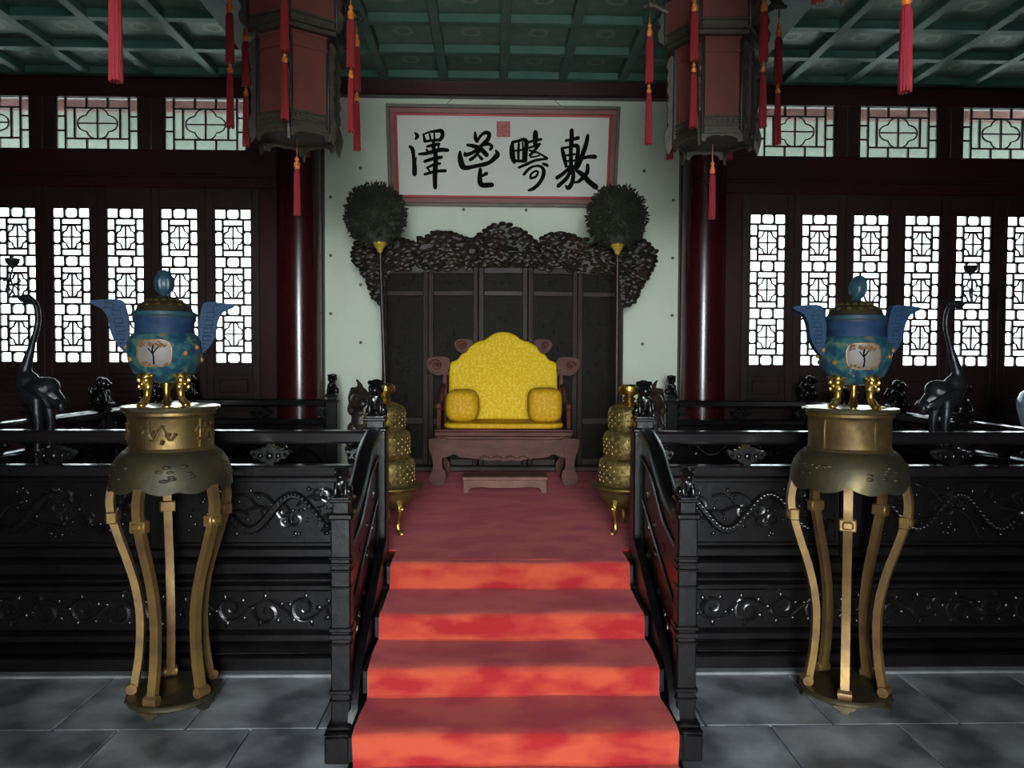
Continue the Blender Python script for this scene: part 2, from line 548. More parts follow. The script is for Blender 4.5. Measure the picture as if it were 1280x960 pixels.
# back wall: pale plaster between the columns
wb = obj('wall_back', MB().box(-1.97, 1.97, BY, BY + .2, 0, CZ), PLASTER, smooth=0)
tag(wb, kind='structure')
pin = MB().lathe([(0.0, -.012), (.016, -.010), (.018, 0)], 8, Matrix.Rotation(PI / 2, 4, 'X') @ Matrix.Scale(-1, 4, (0, 0, 1))).mesh('nail')
for s in (-1, 1):
    for k in range(8):
        link('nail', pin, PIN, wb, (s * (1.52 if k % 2 else 1.84), BY, 4.10 - k * 0.31))
for x in (-0.42, 0.25):
    link('nail', pin, PIN, wb, (x, BY, 3.36))
tag(obj('trim_3', MB().box(-2.2, 2.2, BY - .12, BY + .02, 4.53, CZ, .015), REDWOOD), kind='structure')
for i, s in enumerate((-1, 1)):
    x0, x1 = sorted((s * 1.90, s * 2.02))
    tag(obj('trim_%d' % (i + 4), MB().box(x0, x1, BY - .09, BY + .02, 0, 4.56, .012), DOORWOOD), kind='structure')

# columns
for s in (-1, 1):
    c = thing('column', 'round glossy dark red column beside the pale wall, on the %s-drum stand side' % ('relief' if s < 0 else 'plain'), 'column', (s * 2.14, 8.17, 0), 0, 'red columns flanking the pale wall')
    obj('shaft', MB().lathe([(.235, .18), (.235, 1.5), (.228, 3.4), (.222, 4.55)], 40, cap=True), COLUMN, c)
    obj('stone_base', MB().lathe([(.275, 0), (.285, .05), (.275, .10), (.25, .16), (.24, .19)], 32), STONE, c)
    obj('capital', MB().box(-.20, .20, -.16, .22, 4.50, CZ - .01, .02), BEAMGREEN, c)

# lattice patterns -------------------------------------------------------------
BW, BD = 0.0235, 0.024
def seg(m, x0, z0, x1, z1, w=None):
    w = w or BW
    d = Vector((x1 - x0, z1 - z0))
    L = d.length
    a = math.atan2(d.y, d.x)
    m.box(-w / 2 * .5, L + w / 2 * .5, -BD / 2, BD / 2, -w / 2, w / 2, 0, Matrix.Translation((x0, 0, z0)) @ Matrix.Rotation(-a, 4, 'Y'))
def wedge(m, x, z, dx, dz):
    m.prism([(x, z), (x + dx, z), (x, z + dz)], -BD / 2, BD / 2)
def round_cell(m, x0, x1, z0, z1, c=0.024):
    for x, sx in ((x0, 1), (x1, -1)):
        for z, sz in ((z0, 1), (z1, -1)):
            wedge(m, x, z, sx * c, sz * c)
def quatrefoil(m, cx, cz, ax, az):
    pts = []
    for k in range(40):
        t = 2 * PI * k / 40
        r = 1 + 0.16 * abs(math.cos(2 * t)) ** 0.6 - 0.12 * (math.sin(2 * t) ** 4)
        pts.append((cx + ax * r * math.cos(t) * .88, 0, cz + az * r * math.sin(t) * .88))
    m.tube(pts, BW * .52, 4, up=(0, 1, 0), closed=True, rot=PI / 4)
    seg(m, cx - ax, cz, cx + ax, cz, BW * .8)
    seg(m, cx, cz - az, cx, cz + az, BW * .8)
def leaf_lattice(w, h):
    m = MB()
    r, u = 0.115, (h - 4 * 0.115) / 3
    hw = w / 2
    c = 0.55 * hw
    for x in (-hw, hw):
        seg(m, x, 0, x, h)
    z = 0
    for k in range(4):
        seg(m, -hw, z, hw, z)
        seg(m, -hw, z + r, hw, z + r)
        for x in (-.36 * hw, .36 * hw):
            seg(m, x, z, x, z + r)
        round_cell(m, -.36 * hw, .36 * hw, z, z + r, .040)
        for s in (-1, 1):
            round_cell(m, min(s * .36 * hw, s * hw), max(s * .36 * hw, s * hw), z, z + r, .021)
        z += r
        if k < 3:
            for s in (-1, 1):
                seg(m, s * c, z, s * c, z + u)
                seg(m, s * c, z + .32 * u, s * hw, z + .32 * u)
                seg(m, s * c, z + .68 * u, s * hw, z + .68 * u)
                round_cell(m, min(s * c, s * hw), max(s * c, s * hw), z + .32 * u, z + .68 * u, .036)
                for za, zb in ((0, .32), (.68, 1)):
                    round_cell(m, min(s * c, s * hw), max(s * c, s * hw), z + za * u, z + zb * u, .020)
            seg(m, -c, z + .175 * u, c, z + .175 * u)
            seg(m, -c, z + .825 * u, c, z + .825 * u)
            quatrefoil(m, 0, z + .5 * u, c * .92, .315 * u)
            z += u
    seg(m, -hw, h, hw, h)
    return m
LW, LH, LZ = 0.405, 1.645, 1.70
PITCH = 0.565
def make_leaf():
    root = setting('door_1', 'tall maroon lattice door leaf with bright glazed upper half')
    hw, fw = LW / 2, PITCH / 2 + .0005
    for s in (-1, 1):
        x0, x1 = sorted((s * hw, s * fw))
        obj('stile', MB().box(x0, x1, -.03, .03, .10, 3.56, .006), DOORWOOD, root)
    for z0, z1 in ((.10, .22), (.82, .94), (1.24, 1.34), (LZ - .12, LZ), (LZ + LH, 3.56)):
        obj('rail', MB().box(-hw - .002, hw + .002, -.028, .028, z0, z1, .005), DOORWOOD, root)
    for z0, z1 in ((.22, .82), (.94, 1.24), (1.34, LZ - .12)):
        m = MB().box(-hw, hw, -.008, .008, z0, z1)
        m.box(-hw + .05, hw - .05, -.018, 0, z0 + .045, z1 - .045, .010)
        obj('panel', m, DOORWOOD, root)
    obj('lattice', leaf_lattice(LW - .012, LH), DOORWOOD, root, (0, -.004, LZ), smooth=0)
    obj('pane', MB().box(-hw, hw, .012, .016, LZ, LZ + LH), GLASS, root, smooth=0)
    return root
leaf = make_leaf()
n_door = 0
for s in (-1, 1):
    for k in range(6):
        n_door += 1
        o = leaf if n_door == 1 else copy_tree(leaf)
        o.name = 'door_%d' % n_door
        o.location = (s * (2.87 + k * PITCH), BY, 0)

# transom windows
TW, TH, TZ = 0.865, 0.55, 3.95
def make_transom():
    root = setting('window_1', 'low wide transom window with a quatrefoil in its lattice')
    m = MB()
    hw = TW / 2 - .006
    a, b = hw - .095, hw - .19
    t = .115
    for z in (0, TH):
        seg(m, -hw, z, hw, z)
    for s in (-1, 1):
        seg(m, s * hw, 0, s * hw, TH)
        seg(m, s * a, 0, s * a, TH)
        seg(m, s * b, t, s * b, TH - t)
        for z in (.36, .63):
            seg(m, s * a, z * TH, s * hw, z * TH)
        seg(m, s * a / 3, 0, s * a / 3, t)
        seg(m, s * a / 3, TH - t, s * a / 3, TH)
    for z in (t, TH - t):
        seg(m, -a, z, a, z)
    quatrefoil(m, 0, TH / 2, b * .86, (TH / 2 - t) * .98)
    obj('lattice', m, DOORWOOD, root, (0, -.004, TZ), smooth=0)
    obj('pane', MB().box(-TW / 2, TW / 2, .012, .016, TZ, TZ + TH), GLASS, root, smooth=0)
    f = MB()
    for s in (-1, 1):
        x0, x1 = sorted((s * TW / 2, s * (TW / 2 + .13)))
        f.box(x0, x1, -.03, .03, TZ - .02, TZ + TH + .02, .006)
    obj('frame', f, DOORWOOD, root)
    return root
BW_LEAF, BW = BW, 0.019
tr = make_transom()
n_win = 0
for s in (-1, 1):
    for k in range(3):
        n_win += 1
        o = tr if n_win == 1 else copy_tree(tr)
        o.name = 'window_%d' % n_win
        o.location = (s * (3.15 + 2 * k * PITCH), BY, 0)

# fixed timber around the leaves and transoms
k_trim = 6
for s in (-1, 1):
    def hb(x0, x1, y0, y1, z0, z1, mt=DOORWOOD, ch=.01):
        global k_trim
        a, b = sorted((s * x0, s * x1))
        tag(obj('trim_%d' % k_trim, MB().box(a, b, y0, y1, z0, z1, ch), mt), kind='structure')
        k_trim += 1
    hb(2.0, HX, BY - .05, BY + .07, 3.55, 3.955, REDWOOD)          # header between leaves and transoms
    hb(2.0, HX, BY - .085, BY - .04, 3.66, 3.695, REDWOOD)        # moulding ledge on it
    hb(2.0, HX, BY - .05, BY + .07, 4.495, CZ + .01, REDWOOD)      # head beam
    hb(2.0, 2.59, BY - .04, BY + .06, 0, 3.56, REDWOOD)           # board beside the column
    hb(2.0, 2.72, BY - .04, BY + .06, 3.95, 4.52, REDWOOD)
    hb(2.59, HX, BY - .06, BY + .08, 0, .11, DOORWOOD)            # sill
    hb(5.97, HX, BY - .04, BY + .06, 0, 4.62, REDWOOD)

# side walls and front wall with its open doorway
for nm, s in (('wall_left', -1), ('wall_right', 1)):
    a, b = sorted((s * HX, s * (HX + .2)))
    tag(obj(nm, MB().box(a, b, FRONT_Y - .25, BY + .2, 0, CZ + .05), DOORWOOD, smooth=0), kind='structure')
m = MB()
m.box(-HX, -DOOR_W / 2, FRONT_Y - .22, FRONT_Y - .02, 0, CZ + .03)
m.box(DOOR_W / 2, HX, FRONT_Y - .22, FRONT_Y - .02, 0, CZ + .03)
m.box(-DOOR_W / 2, DOOR_W / 2, FRONT_Y - .22, FRONT_Y - .02, DOOR_H, CZ + .03)
tag(obj('wall_front', m, DOORWOOD, smooth=0), kind='structure')

# two unseen partitions behind the viewer, added to keep doorway light off the sides
for i, s in enumerate((-1, 1)):
    a, b = sorted((s * 1.25, s * 1.40))
    tag(obj('light_blocker_left' if s < 0 else 'light_blocker_right', MB().box(a, b, FRONT_Y - .02, -.75, 0, CZ), DOORWOOD, smooth=0), kind='structure')

# ------------------------------------------------------------------ dais
DX, DY0, DY1 = 3.22, 4.32, 7.87
dais = thing('dais', 'black lacquered throne platform with carved scroll frieze along its base', 'platform', (0, 0, 0))
def layer(name, z0, z1, out, ch=.012):
    return obj(name, MB().box(-DX - out, DX + out, DY0 - out, DY1, z0, z1, ch), LACQ, dais)
obj('stone_kerb', MB().box(-DX - .2, DX + .2, DY0 - .13, DY0, 0, .018, .006), KERB, dais)
layer('plinth', 0.0, .095, .07)
layer('base_moulding', .09, .15, .045, .03)
layer('lower_fillet', .145, .215, .015, .02)
fz = layer('frieze', .21, .44, -.03, .004)
layer('upper_fillet', .435, .485, .0, .015)
layer('cornice', .48, .545, .03, .028)
layer('platform_edge', .54, PZ, .055, .02)

def spiral(m, cx, cz, r, turns, a0, w, sgn=1, y=0.0, n=18):
    pts, rad = [], []
    for k in range(n + 1):
        t = k / n
        a = a0 + sgn * turns * 2 * PI * t
        q = r * (1 - .85 * t)
        pts.append((cx + q * math.cos(a), y, cz + q * math.sin(a)))
        rad.append(w * (.55 + .6 * math.sin(PI * min(1, t * 1.1 + .1))))
    m.tube(pts, rad, 5, up=(0, 1, 0), fy=.8)
def vine(x0, x1, zc, h, step):
    m = MB()
    n = int((x1 - x0) / step)
    st = (x1 - x0) / n
    pts = []
    for k in range(n * 8 + 1):
        x = x0 + k * st / 8
        pts.append((x, 0, zc + h * .30 * math.sin(2 * PI * (x - x0) / (2 * st))))
    m.tube(pts, .010, 5, up=(0, 1, 0))
    for k in range(n):
        x = x0 + (k + .5) * st
        sg = 1 if k % 2 == 0 else -1
        spiral(m, x, zc - sg * h * .06, h * .42, 1.3, sg * PI / 2 + .6, .012, sg)
        for q in range(5):
            a = q * 1.25 + k
            m.ell((x + st * .42 * math.cos(a), 0, zc + h * .42 * math.sin(a)), (.022, .010, .012), 6, 4, Matrix.Rotation(-a, 4, 'Y'))
    return m
for s in (-1, 1):
    a, b = sorted((s * .86, s * 3.12))
    obj('scroll_carving', vine(a, b, .325, .19, .20), LACQ_CARVE, fz, (0, DY0 + .028, 0))['kind'] = 'stuff'

def relief(w, h, seed):
    """coiling dragon among clouds, standing proud of a panel (x along, z up)"""
    rnd = random.Random(seed)
    m = MB()
    ph = rnd.uniform(0, 2 * PI)
    pts, rad = [], []
    for k in range(41):
        t = k / 40
        x = (t - .5) * w * .80
        pts.append((x, -.004, h * .5 + h * .30 * math.sin(2 * PI * 1.6 * t + ph)))
        rad.append(.020 * (.35 + math.sin(PI * min(1, t * .9 + .12))))
    m.tube(pts, rad, 6, up=(0, 1, 0))
    for k in range(2, 39, 1):
        p = pts[k]
        m.ell((p[0], -.018, p[2] + .006), (.010, .012, .014), 5, 4)
    hx, hz = pts[-1][0], pts[-1][2]
    m.ell((hx + .03, -.010, hz + .01), (.05, .028, .035), 8, 5)
    for q in range(4):
        a = -.6 + q * .55
        m.tube(curve([(hx, -.01, hz), (hx + .05 * math.cos(a + 1.8), -.02, hz + .06 * math.sin(a + 1.2)), (hx - .09, -.01, hz + .05 * math.sin(a * 2) + .03)], 4), .006, 4, up=(0, 1, 0))
    for q in range(9):
        cx, cz = rnd.uniform(-.45, .45) * w, rnd.uniform(.15, .85) * h
        spiral(m, cx, cz, rnd.uniform(.035, .075), rnd.uniform(1.0, 1.7), rnd.uniform(0, 6.3), rnd.uniform(.007, .011), rnd.choice((-1, 1)), -.003)
    for q in range(8):
        cx, cz, a = rnd.uniform(-.42, .42) * w, rnd.uniform(.2, .8) * h, rnd.uniform(-.8, .8)
        L = rnd.uniform(.06, .13)
        m.tube(curve([(cx - L * math.cos(a), 0, cz - L * math.sin(a)), (cx, -.006, cz + .03), (cx + L * math.cos(a), 0, cz + L * math.sin(a) - .02)], 5), [.004] + [.011] * 9 + [.004], 5, up=(0, 1, 0))
    for q in range(60):
        cx, cz = rnd.uniform(-.47, .47) * w, rnd.uniform(.08, .92) * h
        m.ell((cx, -.002, cz), (rnd.uniform(.008, .02), .010, rnd.uniform(.007, .012)), 6, 4, Matrix.Rotation(rnd.uniform(0, 3), 4, 'Y'))
    return m
RELIEFS = {}
def relief_mesh(w, h, k):
    key = (round(w, 2), round(h, 2), k)
    if key not in RELIEFS:
        RELIEFS[key] = relief(w, h, 11 + 7 * k).mesh('dragon_carving', 50)
    return RELIEFS[key]

# guardian lion used as finial: one continuous carved figure facing -y
m = MB()
m.ell((0, .02, .075), (.042, .055, .06))
m.ell((0, -.005, .105), (.036, .035, .05))
m.ell((0, -.015, .165), (.045, .043, .042))
m.ell((0, -.05, .155), (.026, .025, .022))
m.ell((0, .012, .17), (.05, .035, .048))
for s in (-1, 1):
    m.tube([(s * .026, -.02, .11), (s * .030, -.042, .06), (s * .030, -.048, .012)], [.020, .015, .016], 7)
    m.ell((s * .03, -.056, .012), (.017, .024, .012))
    m.ell((s * .042, .03, .04), (.022, .042, .038))
    m.ell((s * .036, -.008, .198), (.013, .010, .016))
m.tube([(0, .07, .05), (0, .092, .10), (0, .075, .15)], [.018, .024, .012], 7)
m.box(-.052, .052, -.078, .085, 0, .016)
LION = fuse(m, .0065, 'lion_finial', 3)

def post_mesh(h, w=.12):
    m = MB()
    q = w / 2
    m.box(-q, q, -q, q, 0, h - .05, .008)
    m.box(-q - .012, q + .012, -q - .012, q + .012, h - .075, h - .05, .008)
    m.box(-q * .82, q * .82, -q * .82, q * .82, h - .055, h - .01, .006)
    m.box(-q - .006, q + .006, -q - .006, q + .006, h - .018, h, .006)
    m.box(-q - .014, q + .014, -q - .014, q + .014, 0, .06, .01)
    return m.mesh('post')
POST_H = .76
POST = post_mesh(POST_H)
half = [(0, 0), (.018, 0), (.024, .018), (.05, .022), (.062, .040), (.085, .036), (.098, .054), (.112, .070), (.100, .084), (.078, .080),
        (.070, .092), (.048, .088), (.040, .104), (.020, .100), (.012, .122), (0, .122)]
CLOUD = MB().prism([(x, z) for x, z in half] + [(-x, z) for x, z in half[::-1][1:-1]], -.028, .028)
for x, z, r in ((0, .055, .022), (.05, .055, .016), (-.05, .055, .016), (.088, .062, .012), (-.088, .062, .012)):
    CLOUD.ell((x, -.028, z), (r, .014, r), 8, 5)
CLOUD = CLOUD.mesh('cloud_bracket')

def railing(label, loc, rz, L, n, posts, group, flip=1, carve0=0):
    r = thing('railing', label, 'railing', loc, rz, group)
    st = L / n
    w = st - .12
    tr_ = MB().box(-w / 2 - .004, w / 2 + .004, -.052, .052, -.036, .036, .014)
    tr_ = tr_.mesh('top_rail', 30)
    lr_ = MB().box(-w / 2 - .004, w / 2 + .004, -.045, .045, -.065, 0, .012).mesh('lower_rail')
    br_ = MB().box(-w / 2 - .004, w / 2 + .004, -.048, .048, 0, .06, .012).mesh('bottom_rail')
    pn = MB().box(-w / 2, w / 2, -.015, .015, .055, .46)
    for z0, z1 in ((.06, .085), (.425, .455)):
        pn.box(-w / 2, w / 2, -.026, .026, z0, z1, .006)
    for sx in (-1, 1):
        a, b = sorted((sx * w / 2, sx * (w / 2 - .03)))
        pn.box(a, b, -.026, .026, .06, .455, .006)
    pn = pn.mesh('panel')
    for i in range(n):
        cx = (i + .5) * st
        link('top_rail', tr_, LACQ_TOP, r, (cx, 0, .682))
        link('lower_rail', lr_, LACQ_TOP, r, (cx, 0, .523))
        link('bottom_rail', br_, LACQ, r, (cx, 0, 0))
        p = link('panel', pn, LACQ, r, (cx, 0, 0))
        c = link('dragon_carving', relief_mesh(w - .10, .33, (i + carve0) % 3), LACQ_CARVE, p, (0, -.016 * flip, .09))
        c['kind'] = 'stuff'
        if flip < 0:
            c.rotation_euler = (0, 0, PI)
        for dx in (0, -w / 2 + .006, w / 2 - .006):
            link('cloud_bracket', CLOUD, LACQ_CARVE, r, (cx + dx, 0, .521))
    for i in posts:
        p = link('post', POST, LACQ, r, (i * st, 0, 0))
        f = link('lion_finial', LION, LACQ_CARVE, p, (0, 0, POST_H - .002))
        if flip < 0:
            f.rotation_euler = (0, 0, PI)
    return r
RX, NX = 3.15, 0.755
FY, BKY = 4.36, 7.79
front_l = (-RX + NX)
railing('black carved platform railing beside the stair, behind the relief-drum brass stand', (-RX, FY, PZ), 0, RX - NX, 2, (0, 1), 'front railings')
railing('black carved platform railing beside the stair, behind the plain-drum brass stand', (NX, FY, PZ), 0, RX - NX, 2, (1, 2), 'front railings', carve0=1)
SL = BKY - FY
railing('black side railing running back along the platform, on the relief-drum stand side', (-RX, FY, PZ), PI / 2, SL, 4, (1, 2, 3, 4), 'side railings', flip=1)
railing('black side railing running back along the platform, nearest the pale porcelain jar', (RX, FY, PZ), PI / 2, SL, 4, (1, 2, 3, 4), 'side railings', flip=1)
railing('black rear railing before a red column, on the relief-drum stand side', (-RX, BKY, PZ), 0, RX - 1.72, 1, (1,), 'rear railings')
railing('black rear railing before a red column, on the plain-drum stand side', (1.72, BKY, PZ), 0, RX - 1.72, 1, (0,), 'rear railings')

# ------------------------------------------------------------------ stair, carpets
NOSE = [(2.70, .126), (3.05, .252), (3.40, .378), (3.75, .504), (4.17, PZ + .0140)]
st = thing('staircase', 'five-step stair climbing to the throne platform under red carpet', 'stairs', (0, 2.7, 0))
for i, (y, z) in enumerate(NOSE):
    obj('step', MB().box(-.68, .68, y - 2.70, 4.25 - 2.70, z - .126 + (.001 if i else 0), z - .014, .006), LACQ, st)

def strip(prof, x0, x1, nx, thick, seed, wav=1):
    """cloth of some thickness following a profile in the yz plane"""
    rnd = random.Random(seed)
    m = MB()
    n = len(prof)
    P = []
    for i, (y, z) in enumerate(prof):
        a = prof[max(i - 1, 0)]
        b = prof[min(i + 1, n - 1)]
        d = Vector((b[0] - a[0], b[1] - a[1])).normalized()
        P.append((y, z, -d.y, d.x))
    vs = []
    for k in range(nx + 1):
        x = x0 + (x1 - x0) * k / nx
        for (y, z, ny, nz) in P:
            w = 0 if not wav else .003 * math.sin(5 * x + 9 * y + 7 * z) + .002 * math.sin(13 * x - 4 * y)
            ex = .005 * math.sin(11 * y + 8 * z + seed) * (-1 if k == 0 else 1 if k == nx else 0)
            vs.append((x + ex, y + ny * (thick + w), z + nz * (thick + w)))
        for (y, z, ny, nz) in P:
            vs.append((x, y, z))
    q = 2 * n
    fs = []
    for k in range(nx):
        for i in range(n - 1):
            a, b = k * q + i, (k + 1) * q + i
            fs.append((a, b, b + 1, a + 1))
            fs.append((a + n, a + n + 1, b + n + 1, b + n))
        for i in (0, n - 1):
            a, b = k * q + i, (k + 1) * q + i
            fs.append((a, a + n, b + n, b))
    for k in (0, nx):
        for i in range(n - 1):
            a = k * q + i
            fs.append((a, a + 1, a + 1 + n, a + n))
    m.add(vs, fs)
    return m
prof = []
y_prev = None
zb = 0.0
for i, (y, z) in enumerate(NOSE):
    z0 = zb - .012 if i else 0.0
    prof += [(y - .004, z0 + .012), (y - .004, z0 + .04), (y - .004, (z0 + z) / 2), (y - .004, z - .045), (y - .004, z - .026), (y + .001, z - .017), (y + .010, z - .0135)]
    nx_ = NOSE[i + 1][0] if i < 4 else 4.235
    if i < 4:
        prof += [(y + .06, z - .0135), (y + .16, z - .0135), (nx_ - .06, z - .0135), (nx_ - .018, z - .0135)]
    else:
        prof += [(4.20, z - .0135), (4.25, z - .0135)]
    zb = z
tag(obj('stair_carpet', strip(prof, -.655, .655, 40, .011, 3), CARPET), 'red carpet runner covering the five stair steps', 'carpet')
prof = [(4.46 + k * .27, PZ + .001) for k in range(13)]
# the broad carpet on the platform itself, from the stair head to behind the throne
pc = MB()
pc.add(*(lambda g: (g.v, g.f))(strip(prof, -1.9, 1.9, 40, .010, 5, 0)))
pc.box(-.655, .655, 4.245, 4.48, PZ + .001, PZ + .0115)
tag(obj('platform_carpet', pc, CARPET), 'dull red carpet spread on the platform under the throne', 'carpet')

# stair banisters
def banister(s):
    b = thing('stair_banister', 'dark lacquered stair banister with two lion-topped newels, on the %s-drum stand side' % ('relief' if s < 0 else 'plain'), 'banister', (s * .757, 3.36, 0), 0, 'stair banisters')
    # lower newel standing on the floor
    q = .043
    m = MB()
    m.box(-q, q, -q, q, .10, 1.07, .006)
    for z, e, h in ((.888, .006, .014), (.862, .008, .014), (.833, .006, .012), (.760, .006, .012), (.575, .008, .022), (.545, .010, .026), (.512, .006, .012), (.300, .007, .022), (.262, .006, .012)):
        m.box(-q - e, q + e, -q - e, q + e, z - h / 2, z + h / 2, .005)
    m.box(-q - .012, q + .012, -q - .012, q + .012, 1.055, 1.085, .008)
    m.box(-q * .85, q * .85, -q * .85, q * .85, 1.08, 1.135, .005)
    m.box(-q - .01, q + .01, -q - .01, q + .01, 1.13, 1.148, .006)
    p = obj('newel_post', m, LACQ, b)
    f = link('lion_finial', LION, LACQ_CARVE, p, (0, -.005, 1.146))
    f.scale = (.72, .72, .62)
    m = MB()
    m.box(-.064, .064, -.085, .10, 0, .120, .008)
    m.box(-.066, .066, -.090, .105, .118, .142, .010)
    m.box(-.056, .056, -.078, .09, .140, .172, .012)
    obj('base_block', m, LACQ, b)
    # upper newel on the platform edge
    m = MB()
    q = .062
    m.box(-q, q, -q, q, PZ - .06, 1.36, .008)
    m.box(-q - .008, q + .008, -q - .008, q + .008, 1.345, 1.37, .008)
    m.box(-q * .8, q * .8, -q * .8, q * .8, 1.365, 1.415, .006)
    m.box(-q, q, -q, q, 1.405, 1.425, .006)
    p = obj('newel_post', m, LACQ, b, (0, .985, 0))
    link('lion_finial', LION, LACQ_CARVE, p, (0, -.005, 1.423))
    # swept handrail, panel, stringer between them (y relative to the lower newel)
    hr = curve([(0, .93, 1.335), (0, .80, 1.325), (0, .62, 1.27), (0, .46, 1.175), (0, .30, 1.09), (0, .16, 1.045), (0, .02, 1.03)], 5)
    m = MB().tube(hr, 1, 10, fx=.045, fy=.040)
    obj('handrail', m, LACQ, b)
    top = [(y, z - .02) for _, y, z in hr]
    bot = [(.02, .16), (.40, .36), (.93, .66)]
    M = Matrix(((0, 1, 0, 0), (1, 0, 0, 0), (0, 0, 1, 0), (0, 0, 0, 1)))
    m = MB().prism(bot + top, -.018, .018, M)
    pn = obj('panel', m, LACQ, b)
    # raised frame strips on the stair-facing side
    side = -s
    m = MB()
    m.tube([(side * .020, .08, .96), (side * .020, .08, .24)], .012, 6)
    m.tube([(side * .020, .88, 1.22), (side * .020, .88, .70)], .012, 6)
    m.tube(curve([(side * .020, .88, 1.20), (side * .020, .62, 1.13), (side * .020, .35, .97), (side * .020, .08, .90)], 5), .012, 6)
    m.tube([(side * .020, .08, .62), (side * .020, .88, .98)], .010, 6)
    rnd = random.Random(4)
    for k in range(16):
        yy = rnd.uniform(.15, .82)
        zz = .35 + yy * .42 + rnd.uniform(0, .42)
        m.ell((side * .018, yy, zz), (.012, .03, .018), 6, 4, Matrix.Rotation(rnd.uniform(0, 3), 4, 'X'))
    obj('panel_carving', m, LACQ_CARVE, pn)['kind'] = 'stuff'
    # stringer board that follows the steps at the carpet's edge
    out = [(-.07, .02), (.0, .10), (.86, .58), (.92, .70), (.86, .76), (.40, .53), (.10, .38), (.0, .30), (-.05, .20), (-.08, .10)]
    m = MB().prism(out, -.020, .020, M)
    obj('stringer', m, LACQ, b, (side * .052, 0, 0))
    return b
banister(-1)
banister(1)

# ------------------------------------------------------------------ throne group (all on the platform carpet)
GZ = PZ + .0115
TY = 6.80                                   # front of the throne
th = thing('throne', 'wide red-brown carved wooden throne with scrolled back ears', 'throne', (0, TY, GZ))
W2 = .62
m = MB()
m.box(-W2, W2, 0, .76, .425, .475, .012)
m.box(-W2 + .02, W2 - .02, .02, .74, .395, .43, .008)
m.box(-W2 + .005, W2 - .005, .006, .75, .470, .492, .006)
obj('seat', m, THRONE, th)
def apron_outline(w, top, d):
    h = [(w, top), (w, top - .17), (w - .10, top - .15), (w - .16, top - .125), (w - .22, top - .155), (w - .30, top - .165), (.20, top - .172), (.14, top - .188), (.05, top - .178), (0, top - .192)]
    return h + [(-x, z) for x, z in h[::-1][1:]]
m = MB().prism(apron_outline(W2 - .02, .40, 0), -.012, .035)
for x in (-.17, -.06, .06, .17):
    m.tube(curve([(x - .05, -.014, .235), (x, -.018, .255), (x + .05, -.014, .235)], 4), .008, 5, up=(0, 1, 0))
obj('apron', m, THRONE, th)
m = MB().prism(apron_outline(W2 - .06, .36, 0), .70, .735)
obj('apron', m, THRONE, th)
for s in (-1, 1):
    M = Matrix(((0, 1, 0, s * (W2 - .05)), (1, 0, 0, .38), (0, 0, 1, 0), (0, 0, 0, 1)))
    obj('apron', MB().prism([(-.30, .40), (-.30, .25), (-.15, .29), (.15, .29), (.30, .25), (.30, .40)], -.015, .015, M), THRONE, th)
leg = [(-.085, .41), (.055, .41), (.040, .33), (.022, .24), (.020, .16), (.048, .115), (.050, .05), (.020, .0), (-.050, .0), (-.090, .035), (-.092, .085), (-.070, .125), (-.060, .17), (-.070, .25), (-.095, .32), (-.098, .37)]
for s in (-1, 1):
    for y in (-.03, .62):
        o = [(s * (W2 - .055) - s * x, z) for x, z in leg]
        m = MB().prism(curve(o, 3, True), y, y + .135)
        m.tube([(s * (W2 - .04), y - .004, .055), (s * (W2 - .04), y + .14, .055)], .052, 10)
        obj('leg', m, THRONE, th)
# back: posts, frame and scrolled ears
m = MB()
for s in (-1, 1):
    m.box(s * .565 - .025, s * .565 + .025, .66, .71, .48, .98, .01)
m.box(-.60, .60, .665, .70, .60, .66, .008)
m.box(-.56, .56, .665, .70, .95, 1.0, .008)
bk = obj('backrest', m, THRONE, th)
inner = [(-.50, .95), (-.42, 1.02), (-.33, 1.12), (-.20, 1.20), (0, 1.26), (.20, 1.20), (.33, 1.12), (.42, 1.02), (.50, .95), (.5, .5), (-.5, .5)]
obj('back_board', MB().prism(inner, .672, .695), THRONE, bk)
def scroll_ear(m, cx, cz, r, s):
    out = [(-.13, -.02), (-.10, -.07), (-.03, -.10), (.05, -.07), (.08, .02), (.05, .07), (-.05, .075), (-.11, .06), (-.14, .02)]
    m.prism([(cx + s * x * -1 * r * 1.0, cz + z * r) for x, z in curve(out, 3, True)], .655, .715)
    spiral(m, cx + s * .05 * r, cz - .005 * r, .055 * r, 1.4, 0 if s > 0 else PI, .013, s, .652)
    m.ell((cx + s * .04 * r, .655, cz), (.02, .012, .02), 8, 5)
for s in (-1, 1):
    m = MB()
    scroll_ear(m, s * .60, 1.06, 1.05, s)
    obj('scroll_ear', m, THRONE, bk)
    m = MB()
    scroll_ear(m, s * .36, 1.25, .82, s)
    obj('scroll_ear', m, THRONE, bk)
    # arms stepping down to the front
    m = MB()
    m.tube(curve([(s * .572, .68, .86), (s * .580, .50, .82), (s * .584, .34, .70), (s * .584, .16, .66), (s * .584, .08, .60)], 5), .022, 8)
    m.tube([(s * .584, .08, .48), (s * .584, .08, .66)], .020, 8)
    m.box(s * .584 - .014, s * .584 + .014, .10, .66, .48, .62, .004)
    m.ell((s * .584, .08, .69), (.028, .028, .034))
    obj('armrest', m, THRONE, th)

